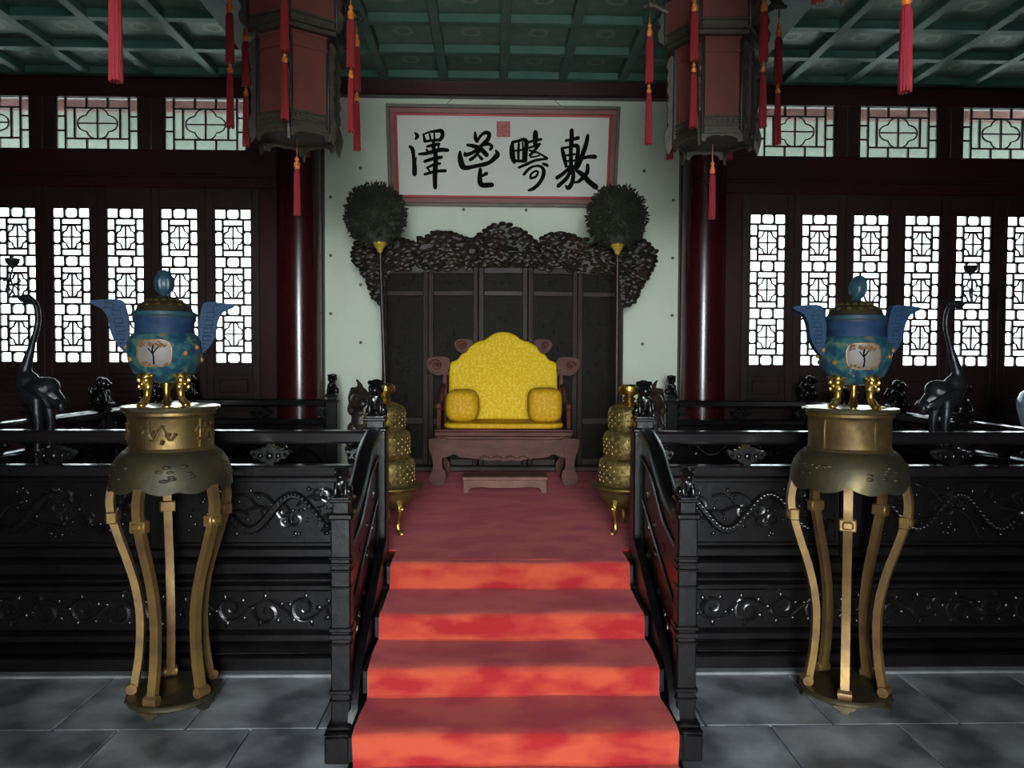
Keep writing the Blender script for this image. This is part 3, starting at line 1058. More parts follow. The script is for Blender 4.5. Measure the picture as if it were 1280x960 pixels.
SEATZ = GZ + .490
def soft(m, rx, ry, rz, e=4.0, n=28, k=14, M=None):
    """superellipsoid cushion"""
    def sg(v, p): return math.copysign(abs(v) ** p, v)
    vs, fs = [], []
    p = 2 / e
    for i in range(k + 1):
        ph = -PI / 2 + PI * i / k
        for j in range(n):
            a = 2 * PI * j / n
            vs.append((rx * sg(math.cos(ph), p) * sg(math.cos(a), p), ry * sg(math.cos(ph), p) * sg(math.sin(a), p), rz * sg(math.sin(ph), p)))
    for i in range(k):
        for j in range(n):
            fs.append((i * n + j, i * n + (j + 1) % n, (i + 1) * n + (j + 1) % n, (i + 1) * n + j))
    return m.add(vs, fs, M)
m = MB()
soft(m, .545, .32, .028, 6, M=Matrix.Translation((0, TY + .345, SEATZ + .027)))
tag(obj('seat_cushion', m, YELLOW_DEEP, smooth=80), 'thin flat golden yellow seat pad on the throne', 'cushion')
# back cushion with stepped, lobed top
bo = [(x, z * 1.22) for x, z in [(-.52, 0), (-.525, .20), (-.52, .40), (-.505, .45), (-.44, .475), (-.405, .515), (-.36, .535), (-.325, .575), (-.25, .615), (-.18, .63), (-.125, .665), (-.05, .69), (.05, .69), (.125, .665), (.18, .63), (.25, .615), (.325, .575), (.36, .535), (.405, .515), (.44, .475), (.505, .45), (.52, .40), (.525, .20), (.52, 0)]]
def pillow(out, y, d, sc=(1.0, .985, .955), cz=.3):
    """outline in xz with a rounded front and back"""
    m = MB()
    n = len(out)
    rings = []
    for k, (f, yy) in enumerate(((.90, -d), (.955, -d * .93), (.985, -d * .7), (1, 0), (.985, d * .7), (.955, d * .93), (.90, d))):
        rings.append([(x * f, y + yy, cz + (z - cz) * f) for x, z in out])
    vs = [p for r in rings for p in r]
    fs = [tuple(range(n))[::-1], tuple(range((len(rings) - 1) * n, len(rings) * n))]
    for k in range(len(rings) - 1):
        for i in range(n):
            j = (i + 1) % n
            fs.append((k * n + i, k * n + j, (k + 1) * n + j, (k + 1) * n + i))
    return m.add(vs, fs)
m = pillow(curve(bo, 4) , 0, .045)
o = obj('back_cushion', m, YELLOW, smooth=70)
o.location = (0, TY + .575, SEATZ + .046)
o.rotation_euler = (math.radians(-3), 0, 0)
tag(o, 'tall bright yellow brocade back cushion with scalloped top on the throne', 'cushion')
for s, lab in ((-1, 'rounded golden yellow bolster against the back cushion, slightly plumper and lower'), (1, 'rounded golden yellow bolster against the back cushion, with a squarer darker top')):
    m = MB()
    h = .150 if s < 0 else .158
    soft(m, .158, .17, h, 3.2 if s < 0 else 4.0)
    o = obj('bolster_cushion', m, YELLOW_DEEP, smooth=80)
    o.location = (s * .378, TY + .27, SEATZ + .050 + h)
    tag(o, lab, 'cushion', 'throne bolsters')

fs_ = thing('footstool', 'low pale red-brown wooden footstool before the throne', 'footstool', (.005, 6.36, GZ))
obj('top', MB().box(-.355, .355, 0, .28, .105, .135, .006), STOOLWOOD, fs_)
ol = [(-.345, .108), (-.345, 0), (-.305, 0), (-.30, .028), (-.27, .045), (-.18, .050), (-.12, .042), (.12, .042), (.18, .050), (.27, .045), (.30, .028), (.305, 0), (.345, 0), (.345, .108)]
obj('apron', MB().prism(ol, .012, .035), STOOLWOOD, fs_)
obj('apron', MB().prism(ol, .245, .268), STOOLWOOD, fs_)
for s in (-1, 1):
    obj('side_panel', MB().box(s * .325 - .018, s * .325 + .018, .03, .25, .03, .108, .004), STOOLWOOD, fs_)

# ------------------------------------------------------------------ folding screen behind the throne
SY = 7.68
scn = thing('throne_screen', 'tall dark five-panel carved wooden screen with cloud crest behind the throne', 'screen', (0, SY, GZ - .002))
xs = [-1.215, -.745, -.245, .245, .745, 1.215]
ys = [.10, .05, .0, .0, .05, .10]
TOPZ = 2.03
for i in range(5):
    p0, p1 = Vector((xs[i], ys[i], 0)), Vector((xs[i + 1], ys[i + 1], 0))
    w = (p1 - p0).length
    a = math.atan2(p1.y - p0.y, p1.x - p0.x)
    leafm = MB()
    for x0, x1 in ((0, .055), (w - .055, w)):
        leafm.box(x0, x1, -.03, .03, .02, TOPZ, .010)
        leafm.box(x0 + .018, x1 - .018, -.036, .03, .03, TOPZ - .02, .005)
    for z0, z1 in ((.02, .12), (.46, .53), (1.745, 1.80), (1.965, TOPZ)):
        leafm.box(.05, w - .05, -.026, .026, z0, z1, .008)
    f = obj('panel_frame', leafm, SCREEN, scn, (p0.x, p0.y, 0))
    f.rotation_euler = (0, 0, a)
    for z0, z1, k in ((.12, .46, 1), (.53, 1.745, 2), (1.80, 1.965, 1)):
        pm = MB().box(.05, w - .05, -.006, .012, z0 - .003, z1 + .003)
        rnd = random.Random(i * 10 + k)
        for q in range(34 if k == 2 else 9):
            cx, cz = rnd.gauss(w / 2, w * .14), rnd.gauss((z0 + z1) / 2, (z1 - z0) * .2)
            if .1 < cx < w - .1 and z0 + .03 < cz < z1 - .03:
                pm.ell((cx, -.004, cz), (rnd.uniform(.012, .03), .007, rnd.uniform(.008, .016)), 7, 4, Matrix.Rotation(rnd.uniform(0, 3), 4, 'Y'))
        obj('carved_panel', pm, SCREENPANEL, f)
crest = [(-1.21, 1.66), (-1.30, 1.76), (-1.34, 1.88), (-1.40, 2.00), (-1.48, 2.09), (-1.49, 2.17), (-1.46, 2.26), (-1.36, 2.32), (-1.24, 2.34), (-1.10, 2.33),
         (-.96, 2.29), (-.86, 2.26), (-.835, 2.32), (-.75, 2.34), (-.67, 2.375), (-.53, 2.375), (-.43, 2.34), (-.375, 2.32), (-.345, 2.29), (-.26, 2.33), (-.235, 2.36), (-.18, 2.40),
         (-.09, 2.455), (-.01, 2.47), (.06, 2.46), (.12, 2.42), (.21, 2.385), (.26, 2.34), (.31, 2.295), (.39, 2.33), (.48, 2.37), (.60, 2.375), (.70, 2.355), (.76, 2.32), (.83, 2.32), (.87, 2.25),
         (.96, 2.28), (1.10, 2.33), (1.24, 2.36), (1.36, 2.34), (1.45, 2.28), (1.51, 2.20), (1.52, 2.11), (1.48, 2.02), (1.40, 1.90), (1.35, 1.80), (1.31, 1.70), (1.21, 1.64),
         (1.19, 1.90), (1.14, 2.0), (-1.14, 2.0), (-1.19, 1.90)]
def inside(x, z, poly):
    c = False
    n = len(poly)
    for i in range(n):
        (x0, z0), (x1, z1) = poly[i], poly[i - 1]
        if (z0 > z) != (z1 > z) and x < (x1 - x0) * (z - z0) / (z1 - z0) + x0:
            c = not c
    return c
m = MB()
top = crest[:48]
rnd = random.Random(21)
m.prism([(x * .985, z if z < 1.7 else z - .015) for x, z in crest], .02, .075)
cnt = 0
while cnt < 950:
    x, z = rnd.uniform(-1.52, 1.52), rnd.uniform(1.62, 2.47)
    if not inside(x, z, crest):
        continue
    r = rnd.uniform(.020, .046)
    m.ell((x, rnd.uniform(-.01, .02), z), (r * 1.25, .022, r * .62), 7, 4, Matrix.Rotation(rnd.uniform(-.5, .5), 4, 'Y'))
    cnt += 1
for (x, z), (x2, z2) in zip(crest[:47], crest[1:48]):
    n = max(1, int(math.hypot(x2 - x, z2 - z) / .045))
    for q in range(n):
        t = q / n
        m.ell((x + (x2 - x) * t, .035, z + (z2 - z) * t), (.040, .045, .024), 7, 4)
cr_ = obj('cloud_crest', m, CREST, scn)
cr_['kind'] = 'stuff'
obj('base', MB().box(-1.25, 1.25, -.10, .18, 0, .06, .015), SCREEN, scn)

# ------------------------------------------------------------------ feather fans on poles
def feather_fan(label, x, y, lean, foot_x, seed):
    f = thing('feather_fan', label, 'fan', (foot_x, y, GZ), 0, 'ceremonial feather fans')
    dx = x - foot_x
    hz = 2.13
    obj('pole', MB().tube([(0, 0, .10), (dx * .98, 0, hz)], .019, 10), BEAST, f)
    obj('foot', MB().lathe([(.13, 0), (.135, .03), (.06, .06), (.03, .14), (.024, .2)], 20), BEAST, f)
    so = MB().lathe([(.0, -.01), (.02, .0), (.030, .03), (.060, .075), (.066, .095), (.0, .10)], 14, cap=False)
    for k in range(3):
        a = k * 2 * PI / 3 + .5
        so.ell((.045 * math.cos(a), .045 * math.sin(a), .085), (.026, .026, .022), 8, 5)
    obj('gold_socket', so, GOLDTIP, f, (dx, 0, hz - .02))
    rnd = random.Random(seed)
    m = MB()
    C = Vector((dx + lean, .05, hz + .345))
    m.ell(C, (.27, .035, .28), 20, 10)
    for k in range(1500):
        a = rnd.uniform(0, 2 * PI)
        r = .315 * math.sqrt(rnd.uniform(.0, 1.0))
        L, w = rnd.uniform(.035, .065), rnd.uniform(.006, .011)
        side = -1 if rnd.random() < .62 else 1
        base = Vector((C.x + r * .86 * math.cos(a), C.y + side * (.04 * (1 - (r / .33) ** 2) + .006), C.z + r * .90 * math.sin(a)))
        a2 = a + rnd.uniform(-1.0, 1.0)
        d = Vector((math.cos(a2), side * rnd.uniform(.05, .5), math.sin(a2))).normalized()
        n = Vector((-math.sin(a2), 0, math.cos(a2)))
        q = Vector((0, side * .006, 0))
        mid = base + d * L * .5
        m.add([base, mid + n * w + q, base + d * L, mid - n * w + q, mid - q * .3], [(0, 1, 4), (1, 2, 4), (2, 3, 4), (3, 0, 4), (0, 3, 2, 1)])
    # tail of feathers down to the socket
    for k in range(70):
        t = rnd.random()
        base = Vector((dx + lean * t + rnd.uniform(-.09, .09) * (.35 + t), .02 + rnd.uniform(-.02, .02), hz + .04 + .12 * t))
        d = Vector((rnd.uniform(-.4, .4), rnd.uniform(-.3, .1), 1)).normalized()
        n = Vector((1, 0, 0))
        L, w = .08, .013
        mid = base + d * L * .5
        m.add([base, mid + n * w, base + d * L, mid - n * w, mid + Vector((0, .004, 0))], [(0, 1, 4), (1, 2, 4), (2, 3, 4), (3, 0, 4), (0, 3, 2, 1)])
    ft = obj('feathers', m, FEATHER, f, smooth=0)
    ft['kind'] = 'stuff'
feather_fan('round dark green feather fan on a leaning pole, clear of the ink characters', -1.165, 7.28, -.05, -1.09, 31)
feather_fan('round dark green feather fan on an upright pole, overlapping the corner of the plaque', 1.075, 7.28, .0, 1.08, 47)

# ------------------------------------------------------------------ calligraphy plaque
PW, PH = 2.42, 1.02
pl = thing('calligraphy_plaque', 'white plaque with four black ink characters in a red frame', 'plaque', (0, 8.262, 3.39))
pl.rotation_euler = (math.radians(14.0), 0, 0)
# local: x right, y back, z up along the board
obj('backboard', MB().box(-PW / 2 + .02, PW / 2 - .02, .0, .03, .02, PH - .02), OLIVE, pl)
def frame_ring(name, mt, o, w, y0, y1, ch=.004, bw=None):
    """rectangular ring, o in from the outer edge, w wide"""
    m = MB()
    x, z0, z1 = PW / 2 - o, o, PH - o
    m.box(-x, x, y0, y1, z0, z0 + w, ch)
    m.box(-x, x, y0, y1, z1 - w, z1, ch)
    m.box(-x, -x + w, y0, y1, z0 + w, z1 - w, ch)
    m.box(x - w, x, y0, y1, z0 + w, z1 - w, ch)
    return obj(name, m, mt, pl)
frame_ring('outer_frame', OLIVE, 0, .034, -.03, .03)
frame_ring('middle_frame', FRAMERED, .034, .054, -.022, .03)
frame_ring('inner_fillet', BRIGHTRED, .088, .022, -.016, .03)
pp = obj('paper', MB().box(-1.10, 1.10, -.006, .004, .108, PH - .108), PAPER, pl, smooth=0)
STROKES = [[[[-.919,.228,.0063],[-.893,.196,.0163],[-.916,.164,.0063]],
[[-.974,.09,.0118],[-.947,.062,.0154],[-.937,-.021,.0136],[-.931,-.113,.0181],[-.933,-.186,.0181]],
[[-.909,-.011,.0036],[-.924,-.094,.009]],
[[-.831,.214,.0081],[-.817,.145,.0127]],
[[-.831,.21,.0072],[-.768,.237,.0081],[-.686,.248,.0127],[-.641,.247,.0154],[-.633,.201,.0154],[-.661,.159,.0136]],
[[-.769,.219,.0072],[-.757,.159,.0081]],
[[-.719,.228,.0072],[-.716,.168,.0081]],
[[-.817,.145,.0099],[-.743,.153,.0099],[-.657,.162,.0108]],
[[-.725,.154,.0108],[-.729,.09,.0154],[-.714,.049,.0154]],
[[-.796,.092,.009],[-.745,.104,.0127],[-.671,.119,.0118]],
[[-.88,.016,.009],[-.802,.024,.0136],[-.71,.049,.0154],[-.645,.062,.0154],[-.581,.058,.0136]],
[[-.801,.062,.009],[-.784,.033,.0099]],
[[-.672,.099,.0072],[-.682,.062,.0072]],
[[-.823,-.057,.0118],[-.74,-.03,.0136],[-.647,-.013,.0127]],
[[-.71,.044,.0154],[-.708,-.048,.0181],[-.715,-.149,.019],[-.719,-.232,.0181],[-.718,-.32,.0163]],
[[-.802,-.122,.0081],[-.732,-.09,.0108],[-.663,-.076,.0099]],
[[-.797,-.117,.0072],[-.762,-.172,.0072]],
[[-.827,-.188,.0099],[-.771,-.172,.0118],[-.697,-.154,.0118],[-.609,-.149,.0127]]],
[[[-.294,.237,.009],[-.289,.182,.0154],[-.274,.15,.0136]],
[[-.274,.15,.0108],[-.232,.21,.0108],[-.186,.237,.0136],[-.15,.228,.0154],[-.155,.182,.0163],[-.196,.136,.0154],[-.251,.09,.0136],[-.325,.035,.0127],[-.399,.012,.0154]],
[[-.403,.039,.0063],[-.392,.012,.0136]],
[[-.375,.113,.0108],[-.297,.099,.0163],[-.233,.072,.0181],[-.174,.016,.0181]],
[[-.252,.053,.0136],[-.298,-.002,.0118],[-.344,-.034,.0136]],
[[-.261,.012,.0081],[-.225,-.025,.0136]],
[[-.196,.113,.009],[-.151,.125,.0127],[-.119,.099,.0127],[-.137,.07,.0108]],
[[-.452,.044,.0099],[-.45,-.021,.0208],[-.428,-.099,.0226],[-.382,-.117,.0172],[-.29,-.099,.0145],[-.198,-.08,.0163],[-.133,-.053,.0154],[-.078,-.002,.0199],[-.059,.026,.0181],[-.078,.062,.0072]],
[[-.24,-.131,.0136],[-.245,-.205,.0181],[-.241,-.269,.0199],[-.209,-.292,.0199],[-.116,-.288,.0181]],
[[-.236,-.205,.009],[-.175,-.172,.0145]]],
[[[.095,.145,.0108],[.09,.072,.0199],[.1,-.002,.0208],[.118,-.053,.0154]],
[[.095,.145,.0108],[.158,.159,.0108],[.209,.173,.0136],[.241,.15,.0163],[.237,.062,.0163],[.233,-.039,.0154]],
[[.163,.136,.009],[.159,.053,.0108],[.16,-.021,.0099]],
[[.202,.145,.0063],[.208,.062,.0072],[.207,-.03,.0072]],
[[.1,.058,.0081],[.168,.067,.0081],[.237,.076,.0081]],
[[.114,-.039,.0099],[.196,-.044,.0118],[.233,-.044,.0108]],
[[.335,.247,.0181],[.336,.191,.0208],[.332,.127,.0154]],
[[.254,.145,.009],[.323,.164,.0099],[.395,.178,.0108]],
[[.259,.09,.0081],[.314,.104,.009],[.382,.131,.0108]],
[[.378,.127,.0108],[.324,.062,.0118],[.279,.016,.0108]],
[[.273,.067,.0072],[.329,.049,.0081],[.361,.044,.0081],[.407,.021,.0081],[.462,-.009,.009]],
[[.165,-.108,.0099],[.243,-.076,.0118],[.343,-.034,.0108],[.463,-.016,.009]],
[[.288,-.002,.0072],[.334,.003,.0063],[.379,.016,.0063]],
[[.422,-.067,.0108],[.464,-.085,.0127]],
[[.221,-.177,.0118],[.271,-.122,.0108],[.326,-.094,.009],[.39,-.094,.0108],[.428,-.131,.0145],[.42,-.205,.0154],[.374,-.278,.0145],[.319,-.324,.0136],[.273,-.341,.009]],
[[.29,-.214,.0099],[.294,-.177,.009],[.336,-.145,.0081],[.368,-.149,.0081],[.35,-.196,.0099],[.3,-.216,.0099]]],
[[[.712,.27,.0163],[.714,.201,.0172],[.711,.127,.0163]],
[[.655,.168,.0108],[.714,.178,.0108],[.782,.196,.0154]],
[[.616,.09,.0118],[.636,.016,.0163],[.662,-.076,.0136]],
[[.616,.09,.0099],[.689,.104,.009],[.762,.118,.0154],[.785,.09,.0163],[.779,-.002,.0154],[.768,-.103,.0145]],
[[.707,.127,.0154],[.711,.016,.0154],[.717,-.094,.0154]],
[[.641,.016,.0081],[.773,.035,.0081]],
[[.651,-.039,.0081],[.775,-.03,.0081]],
[[.657,-.094,.0081],[.777,-.085,.0081]],
[[.69,-.113,.0118],[.632,-.168,.0145],[.572,-.209,.0154]],
[[.722,-.103,.0163],[.679,-.205,.0154],[.588,-.292,.0163]],
[[.736,-.113,.0136],[.743,-.196,.0163],[.727,-.269,.0172],[.695,-.311,.0181],[.667,-.292,.009]],
[[.882,.219,.0136],[.866,.127,.0172],[.829,.016,.0181],[.795,-.076,.0181],[.773,-.113,.0136]],
[[.83,-.011,.0118],[.893,.007,.0136],[.967,.009,.0172]],
[[.892,-.076,.0136],[.89,-.149,.0163],[.845,-.205,.0163],[.8,-.246,.0118],[.75,-.255,.0081]],
[[.774,-.131,.0118],[.844,-.177,.0199],[.911,-.242,.0199],[.988,-.301,.0208]]]]
for ch in STROKES:
    m = MB()
    for s in ch:
        c = curve(s, 5)
        pts = [(x, -.007, PH / 2 + z) for x, z, r in c]
        rad = [max(r, .002) * 1.4 for x, z, r in c]
        m.tube(pts, rad, 8, up=(0, 1, 0), fy=.16, fx=1.0)
        for (x, z, r) in (c[0], c[-1]):
            m.ell((x, -.007, PH / 2 + z), (r * 1.35, r * .2, r * 1.35), 8, 4)
    obj('ink_character', m, INK, pp, smooth=60)
m = MB().box(-.064, .064, -.009, 0, -.070, .070)
for k in range(5):
    m.box(-.046 + k * .021, -.039 + k * .021, -.012, -.008, -.05, .05)
for z in (-.035, 0, .035):
    m.box(-.05, .05, -.0115, -.008, z - .003, z + .003)
for s in (-1, 1):
    m.box(s * .066 - .005, s * .066 + .005, -.012, 0, -.076, .076)
    m.box(-.071, .071, -.012, 0, s * .072 - .005, s * .072 + .005)
obj('red_seal', m, SEALRED, pp, (.0, -.001, PH - .108 - .128))
for s in (-1, 1):
    m = MB().tube([(s * .62, 0.03, PH - .02), (s * .48, .18, PH + .12)], .003, 5)
    obj('hanging_wire', m, PIN, pl)

# ------------------------------------------------------------------ brass stands with cloisonne burners
def stand(label, x, y, rot, relief_panel):
    t = thing('incense_stand', label, 'stand', (x, y, 0), 0, 'brass burner stands')
    obj('top_disc', MB().lathe([(.0, 1.486), (.222, 1.486), (.232, 1.494), (.236, 1.503), (.232, 1.512), (.222, 1.515), (0, 1.515)], 48, cap=False), DISC, t)
    d = obj('drum', MB().lathe([(.205, 1.29), (.212, 1.297), (.205, 1.307), (.200, 1.312), (.200, 1.455), (.204, 1.462), (.214, 1.472), (.214, 1.490)], 48), BRASS, t)
    for k in range(5):
        m = MB()
        a = rot + PI / 5 + 2 * PI * k / 5
        m.box(-.010, .010, -.008, .004, 1.312, 1.455, .003, Matrix.Rotation(a + PI / 2 + (PI / 5 if relief_panel else 0), 4, 'Z') @ Matrix.Translation((0, -.2, 0)))
        obj('drum_strip', m, BRASS, d)
    if relief_panel:
        m = MB()
        rnd = random.Random(3)
        for a0 in (-PI / 2 + .08, -PI / 2 + .08 + 2 * PI / 5, -PI / 2 + .08 - 2 * PI / 5):
            m.tube([(.2 * math.cos(a0 + q), .2 * math.sin(a0 + q), 1.385 + .03 * math.sin(q * 16)) for q in [i * .05 - .38 for i in range(16)]], .009, 6)
            m.tube([(.202 * math.cos(a0 + .16 * math.cos(b)), .202 * math.sin(a0 + .16 * math.cos(b)), 1.385 + .03 * math.sin(b)) for b in [i * .5 for i in range(10)]], .006, 5)
            for q in range(10):
                aa, zz = a0 + rnd.uniform(-.4, .4), rnd.uniform(1.335, 1.435)
                m.ell((.2 * math.cos(aa), .2 * math.sin(aa), zz), (.012, .012, .009), 6, 4)
        obj('drum_relief', m, BRASS, d)
    # flaring apron with a lobed lower edge
    prof = [(.207, 1.298), (.222, 1.292), (.246, 1.270), (.268, 1.235), (.283, 1.195), (.289, 1.160), (.290, 1.140), (.280, 1.142), (.276, 1.165), (.262, 1.215), (.235, 1.262), (.20, 1.285)]
    def lob(a, i):
        if i in (5, 6, 7, 8):
            q = abs(math.sin((a - rot) * 2.5))
            c = abs(math.sin((a - rot) * 5))
            return -.020 * (q ** 1.2) - .020 * c - .004
        return 0
    m = MB().lathe(prof, 100, lob=lob, cap=False)
    rnd = random.Random(5)
    for k in range(5):
        a0 = rot + PI / 5 + 2 * PI * k / 5
        for q in range(9):
            aa, zz = a0 + rnd.uniform(-.3, .3), rnd.uniform(1.165, 1.235)
            rr = .266 + (1.235 - zz) * .28
            m.ell((rr * math.cos(aa), rr * math.sin(aa), zz), (.010, .022, .009), 8, 5, Matrix.Rotation(aa, 4, 'Z'))
    obj('apron', m, BRASS_DARK, t)
    # five swept legs, each with a knotted collar and a rolled foot
    prof = [(.250, 1.185), (.268, 1.14), (.284, 1.085), (.290, 1.02), (.276, .94), (.240, .82), (.200, .70), (.170, .58), (.155, .46), (.155, .34), (.165, .22), (.182, .12), (.187, .075)]
    prof = curve(prof, 3)
    lm = MB().tube([(r, 0, z) for r, z in prof], [.0255] * len(prof), 4, up=(0, 1, 0), rot=PI / 4, fx=1.0, fy=1.15)
    lm.tube([(.194, -.033, .084), (.194, .033, .084)], .027, 12)
    lm = lm.mesh('leg', 30)
    kn = MB().box(.252, .302, -.040, .040, .925, .985, .006)
    kn.box(.258, .310, -.026, .026, .935, .975, .008)
    kn = kn.mesh('collar')
    for k in range(5):
        l = link('leg', lm, LEGWOOD, t)
        l.rotation_euler = (0, 0, rot + 2 * PI * k / 5)
        link('collar', kn, LEGWOOD, l)
    b = obj('base_ring', MB().lathe([(.12, .030), (.212, .030), (.224, .038), (.224, .052), (.216, .060), (0, .060)], 48, cap=False), BRASS_DARK, t)
    for k in range(5):
        a = rot + 2 * PI * k / 5
        M = Matrix.Rotation(a + PI / 2, 4, 'Z') @ Matrix.Translation((0, -.212, 0))
        obj('base_foot', MB().prism([(-.055, .036), (-.045, .022), (-.022, .012), (-.018, .0), (.018, .0), (.022, .012), (.045, .022), (.055, .036)], -.012, .025, M), BRASS_DARK, b)
    return t
SL_ = (-1.725, 3.92)
SR_ = (1.745, 3.92)
stand('five-legged brass stand with relief panels on its drum', *SL_, math.radians(117.5), True)
stand('five-legged brass stand with a plain drum and one leg facing the hall door', *SR_, math.radians(-115), False)

HANDLE = [(-.334, .509), (-.262, .523), (-.19, .522), (-.172, .485), (-.160, .43), (-.158, .39), (-.160, .333), (-.150, .284), (-.170, .262), (-.195, .280), (-.222, .318), (-.240, .36), (-.246, .40), (-.254, .434), (-.276, .475)]
def burner(label, x, y, rz, med_a, lid_tilt, leg_off):
    t = thing('incense_burner', label, 'incense burner', (x, y, 1.514), rz, 'cloisonne burners on stands')
    obj('body', MB().lathe([(.0, .112), (.06, .115), (.105, .128), (.145, .165), (.170, .225), (.176, .275), (.170, .325), (.154, .352), (.143, .362)], 40, cap=False), CLOIS, t)
    obj('neck', MB().lathe([(.140, .350), (.142, .365), (.138, .385), (.140, .415), (.148, .428), (.148, .440), (.13, .442)], 40), BLUE, t)
    lid = obj('lid', MB().lathe([(.146, .438), (.150, .452), (.146, .464), (.132, .476), (.124, .500), (.098, .518), (.078, .524), (.062, .538), (.036, .546), (.0, .550)], 36, cap=False), BRASS_DARK, t)
    m = MB()
    for k in range(14):
        a = 2 * PI * k / 14
        m.ell((.112 * math.cos(a), .112 * math.sin(a), .500), (.016, .016, .011), 7, 4)
        a += .22
        m.ell((.078 * math.cos(a), .078 * math.sin(a), .525), (.013, .013, .009), 7, 4)
    obj('lid_openwork', m, GILT, lid)['kind'] = 'stuff'
    obj('lid_band', MB().lathe([(.147, .442), (.153, .450), (.150, .466), (.140, .470)], 36, cap=False), TEAL, lid)
    fn = MB().lathe([(.018, .54), (.024, .548), (.016, .556), (.030, .566), (.042, .588), (.046, .610), (.041, .642), (.024, .672), (.0, .682)], 18, cap=False)
    for k in range(6):
        a = k * PI / 3
        fn.ell((.036 * math.cos(a), .036 * math.sin(a), .612), (.013, .013, .040), 6, 5)
    f = obj('finial', fn, TEAL, lid)
    if lid_tilt:
        f.matrix_local = Matrix.Translation((0, 0, .54)) @ Matrix.Rotation(lid_tilt, 4, 'Y') @ Matrix.Translation((0, 0, -.54))
    for s in (1, -1):
        out = [(s * px, pz) for px, pz in HANDLE]
        m = MB().prism(curve(out, 3, True), -.024, .024)
        h = obj('handle', m, BLUE, t)
        m = MB()
        for (px, pz) in ((-.245, .495), (-.215, .46), (-.205, .42), (-.200, .38), (-.195, .34), (-.18, .30)):
            for yy in (-.0245, .0245):
                m.tube([(s * (px - .018), yy, pz - .012), (s * (px - .018), yy, pz + .012), (s * (px + .018), yy, pz + .012), (s * (px + .018), yy, pz - .012)], .0028, 4, up=(0, 1, 0), closed=True)
        obj('fret_inlay', m, TEAL, h)['kind'] = 'stuff'
    # gilt mask legs
    for a in (math.radians(-128), math.radians(-52), math.radians(90)):
        lp = curve([(.118, 0, .165), (.128, 0, .125), (.122, 0, .080), (.126, 0, .045), (.148, 0, .018), (.162, 0, .009)], 4)
        m = MB().tube(lp, [.030, .032, .034, .034, .032, .030, .026, .023, .020, .018, .017, .017, .017, .018, .020, .019, .018, .017, .016, .015, .013][:len(lp)], 10)
        m.ell((.158, 0, .013), (.026, .024, .013), 10, 6)
        for q in (-1, 1):
            m.ell((.146, q * .022, .130), (.018, .015, .018), 8, 5)
            m.ell((.134, q * .034, .152), (.013, .016, .012), 8, 5)
            m.ell((.140, q * .026, .098), (.014, .010, .016), 8, 5)
            m.ell((.166, q * .016, .010), (.018, .009, .010), 8, 5)
        m.ell((.158, 0, .112), (.012, .013, .012), 8, 5)
        l = obj('leg', m, GILT, t)
        l.rotation_euler = (0, 0, a + leg_off)
    # cream medallion with a little flowering tree, following the belly's curve
    def on(aa, zz, off=.002):
        pr = [(.112, .0), (.128, .105), (.165, .145), (.225, .170), (.275, .176), (.325, .170), (.352, .154), (.362, .143)]
        for (za, ra), (zc, rc) in zip(pr, pr[1:]):
            if za <= zz <= zc:
                r = ra + (rc - ra) * (zz - za) / (zc - za) + off + .0012
        return (r * math.cos(med_a + aa), r * math.sin(med_a + aa), zz)
    def patch(w, h, off, e=6.0, n=24):
        vs = [on(0, .262, off)]
        fs = []
        rings = 4
        for q in range(1, rings + 1):
            for k in range(n):
                b = 2 * PI * k / n
                cx = math.copysign(abs(math.cos(b)) ** (2 / e), math.cos(b)) * w * q / rings
                cz = math.copysign(abs(math.sin(b)) ** (2 / e), math.sin(b)) * h * q / rings
                vs.append(on(cx, .262 + cz, off))
        for k in range(n):
            fs.append((0, 1 + k, 1 + (k + 1) % n))
            for q in range(rings - 1):
                fs.append((1 + q * n + k, 1 + (q + 1) * n + k, 1 + (q + 1) * n + (k + 1) % n, 1 + q * n + (k + 1) % n))
        return MB().add(vs, fs), vs[1 + (rings - 1) * n:]
    g, rim = patch(.46, .064, .002, 3.6)
    med = obj('medallion', g, CREAM, t)
    obj('gold_rim', MB().tube(rim, .0045, 5, closed=True), OCHRE, med)
    m = MB()
    m.tube([on(0, .208, .004), on(.01, .24, .004), on(-.02, .275, .004), on(.0, .30, .004)], .004, 5)
    m.tube([on(0, .262, .004), on(.12, .29, .004)], .003, 5)
    m.tube([on(0, .255, .004), on(-.13, .285, .004)], .003, 5)
    obj('painted_tree', m, INK, med)
    m = MB()
    rnd = random.Random(9)
    for k in range(26):
        aa = rnd.uniform(-.36, .36)
        zz = rnd.choice((rnd.uniform(.292, .318), rnd.uniform(.205, .218), rnd.uniform(.298, .316)))
        m.ell(on(aa, zz, .003), (.008, .008, .006), 6, 4)
    obj('painted_blossom', m, OCHRE, med)['kind'] = 'stuff'
    m = MB()
    for k in range(12):
        aa = .85 + k * .42
        m.ell(on(aa, .262 + .035 * math.sin(k * 2.1), .001), (.014, .014, .014), 8, 5)
    obj('enamel_flower', m, OCHRE, t)['kind'] = 'stuff'
    return t
burner('blue cloisonne tripod burner with upright bud finial on the relief-drum stand', SL_[0] - .025, SL_[1] - .01, math.radians(20), math.radians(-104), 0, 0)
burner('blue cloisonne tripod burner with crooked finial on the plain-drum stand', SR_[0] + .015, SR_[1] - .01, 0, math.radians(-101), math.radians(9), math.radians(-25))

